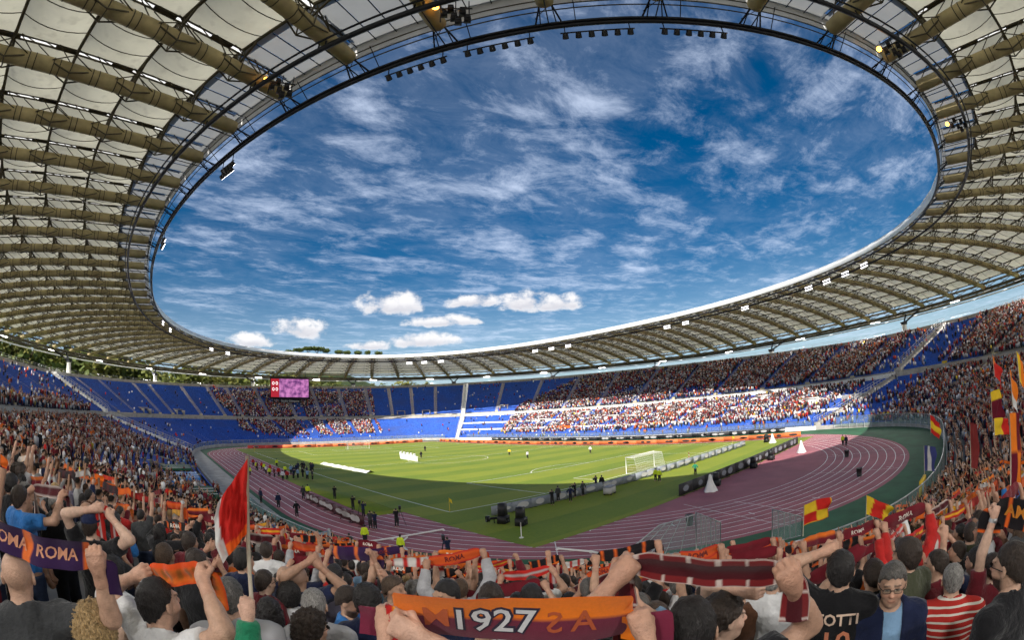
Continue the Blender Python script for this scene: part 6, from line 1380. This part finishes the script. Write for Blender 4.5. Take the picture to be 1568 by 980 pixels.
crowd_flag(1486, 680, 22, 18, 60, lambda u, v: (.20, .03, .03), 'dark maroon banner rolled on a pole in the right hand crowd', -.2, 12, droop=.05)
crowd_flag(1420, 700, 24, 22, 34, lambda u, v: WHT if .3 < u < .6 else (.05, .06, .2), 'blue and white flag draped over the right hand fence', 0, 13)
crowd_flag(152, 736, 20, 18, 16, lambda u, v: (.85, .16, .02), 'small bright orange flag over the left hand crowd', .2, 9)
crowd_flag(8, 706, 16, 24, 14, lambda u, v: (.75, .14, .02), 'orange flag cut by the left edge above the crowd', 0, 10)
def hung_banner(wv, s_, L_, h, rgb, lab):
    p = bowl(np.array([wv]), np.array([s_]))[0]; n = ring_normal(C_FRONT, np.array([wv]))[0]; r_ = (p-np.array([*n, 0])*.4); t_ = np.array([-n[1], n[0], 0]); b = MB(); uu_ = np.linspace(-.5, .5, 9); G = np.stack([r_+t_*x*L_+np.array([0, 0, 1.3+.05*math.sin(x*20)]) for x in uu_]); b.grid(np.stack([G, G-np.array([0, 0, h])])); b.build('banner', rgb, smooth=True, label=lab, cat='banner')
hung_banner(-.10, .30, 7, 1.3, CLOTH['white'], 'white banner hung over the stand front left of the stepped wall'); hung_banner(-.092, .30, 5, 1.3, CLOTH['red'], 'red banner hung beside the white one in the far side stand'); hung_banner(-.116, .31, 5, 1.3, CLOTH['light grey'], 'pale grey banner nearest to the stepped wall'); hung_banner(.05, .16, 9, 1.4, CLOTH['orange'], 'orange banner in the sunlit stand behind the dark boards')

# ================================================================== trees and hill behind the far end
LEAF = [material('leaf_%d' % i, c, .7, .35, .35, obj=False, trans=.2) for i, c in enumerate(((.13, .15, .03), (.10, .13, .03), (.17, .17, .04)))]
BARK = material('bark', (.09, .065, .045), .9, .3, 2)
def crown_mesh(seed, n=1100, flat=False):
    r_ = np.random.default_rng(seed); C0 = r_.normal(size=(14, 3)); C0 /= np.linalg.norm(C0, axis=1)[:, None]; C0 *= r_.uniform(.25, .75, (14, 1)); rad = r_.uniform(.28, .5, 14)
    if flat: C0[:, 2] = np.abs(C0[:, 2])*.3
    k = r_.integers(0, 14, n); d = r_.normal(size=(n, 3)); d /= np.linalg.norm(d, axis=1)[:, None]; P = C0[k]+d*(rad[k]*r_.uniform(.7, 1.05, n))[:, None]
    if flat: P[:, 2] *= .5
    a = r_.normal(size=(n, 3)); a /= np.linalg.norm(a, axis=1)[:, None]; b_ = np.cross(a, r_.normal(size=(n, 3))); b_ /= np.linalg.norm(b_, axis=1)[:, None]; s_ = r_.uniform(.035, .075, n)[:, None]
    V = np.stack([P-a*s_-b_*s_*.7, P+a*s_-b_*s_*.7, P+a*s_+b_*s_*.7, P-a*s_+b_*s_*.7], 1).reshape(-1, 3); mb = MB(); mb.add(V, np.arange(n*4).reshape(-1, 4)); return mb
CRM = []
for i in range(3): o = crown_mesh(i).build('c', LEAF[i]); CRM.append(o.data); bpy.data.objects.remove(o)
for i in range(2): o = crown_mesh(20+i, 900, True).build('c', LEAF[1]); CRM.append(o.data); bpy.data.objects.remove(o)
def trunk_mesh():
    b = MB(); b.tube([(0, 0, 0), (.01, 0, .3), (0, .02, .62)], [.035, .025, .014], 7)
    for a in range(5): c, s_ = math.cos(a*1.26), math.sin(a*1.26); b.tube([(0, 0, .42+.04*a), (.12*c, .12*s_, .6+.04*a), (.2*c, .2*s_, .72+.04*a)], [.014, .009, .004], 5)
    o = b.build('t', BARK); m_ = o.data; bpy.data.objects.remove(o); return m_
TKM = trunk_mesh()
def tree(x, y, z, h, rw, ci, lab, grp, flat=False):
    r_ = empty('pine_tree' if flat else 'tree', (x, y, z), rng.uniform(0, 6), label=lab, cat='tree', group=grp); t = bpy.data.objects.new('trunk', TKM); col.objects.link(t); t.parent = r_; t.scale = (h, h, h); c = bpy.data.objects.new('crown', CRM[ci]); col.objects.link(c); c.parent = r_; c.location = (0, 0, h*(.82 if flat else .62)); c.scale = (rw, rw, h*(.5 if flat else .42))
n = 0
for i in range(70):
    a = R(-34+i*.95+rng.uniform(-.5, .5)); d = rng.uniform(248, 300) if i % 2 else rng.uniform(300, 350)
    if a > R(4): d += 90*math.sin(min(1, (a-R(4))/R(24))*math.pi/2)
    h = 27+.022*d+rng.uniform(-3, 5)-(3 if a > R(20) else 0)+(8 if a < R(-3) else 0); tree(CAM[0]+d*math.sin(a), CAM[1]+d*math.cos(a), -.1, h, h*rng.uniform(.45, .62), i % 3, 'broad green tree behind the far stands, seen under the roof edge', 'trees behind the far stands')
hx, hy = np.meshgrid(np.linspace(-420, 520, 48), np.linspace(300, 900, 32), indexing='ij'); ha = np.degrees(np.arctan2(hx-CAM[0], hy-CAM[1])); hdst = np.hypot(hx-CAM[0], hy-CAM[1])
hz = 72*np.exp(-((ha-18)/13)**2)*np.clip((hdst-440)/190, 0, 1)**1.2*np.exp(-np.clip(hdst-660, 0, 1e9)/260)+3*np.sin(hx*.021)*np.sin(hy*.017)-2
b = MB(); b.grid(np.stack([hx, hy, hz], -1)); b.build('hill', material('wooded_hill', (.04, .06, .02), .9, .5, .05, .8, .3, obj=False), smooth=True, kind='structure')
for i, (x, y, w_) in enumerate(((443, 536, 10), (457, 533, 12), (472, 531, 14), (486, 531, 16), (499, 534, 10), (519, 536, 9), (532, 537, 8), (548, 537, 8), (563, 537, 7), (580, 538, 8))):
    d = 640; p = at_px(x, y+3, d); hgt = 20; tree(p[0], p[1], p[2]-hgt*.84, hgt, w_*d/FPX*.9, 3+i % 2, 'umbrella pine on the hill crest above the far rim, %s from the left' % ('first', 'second', 'third', 'fourth', 'fifth', 'sixth', 'seventh', 'eighth', 'ninth', 'last')[i], 'umbrella pines on the hill', True)
for o_ in list(bpy.data.objects):
    if o_.type == 'EMPTY' and o_.parent is None and not o_.children: bpy.data.objects.remove(o_)
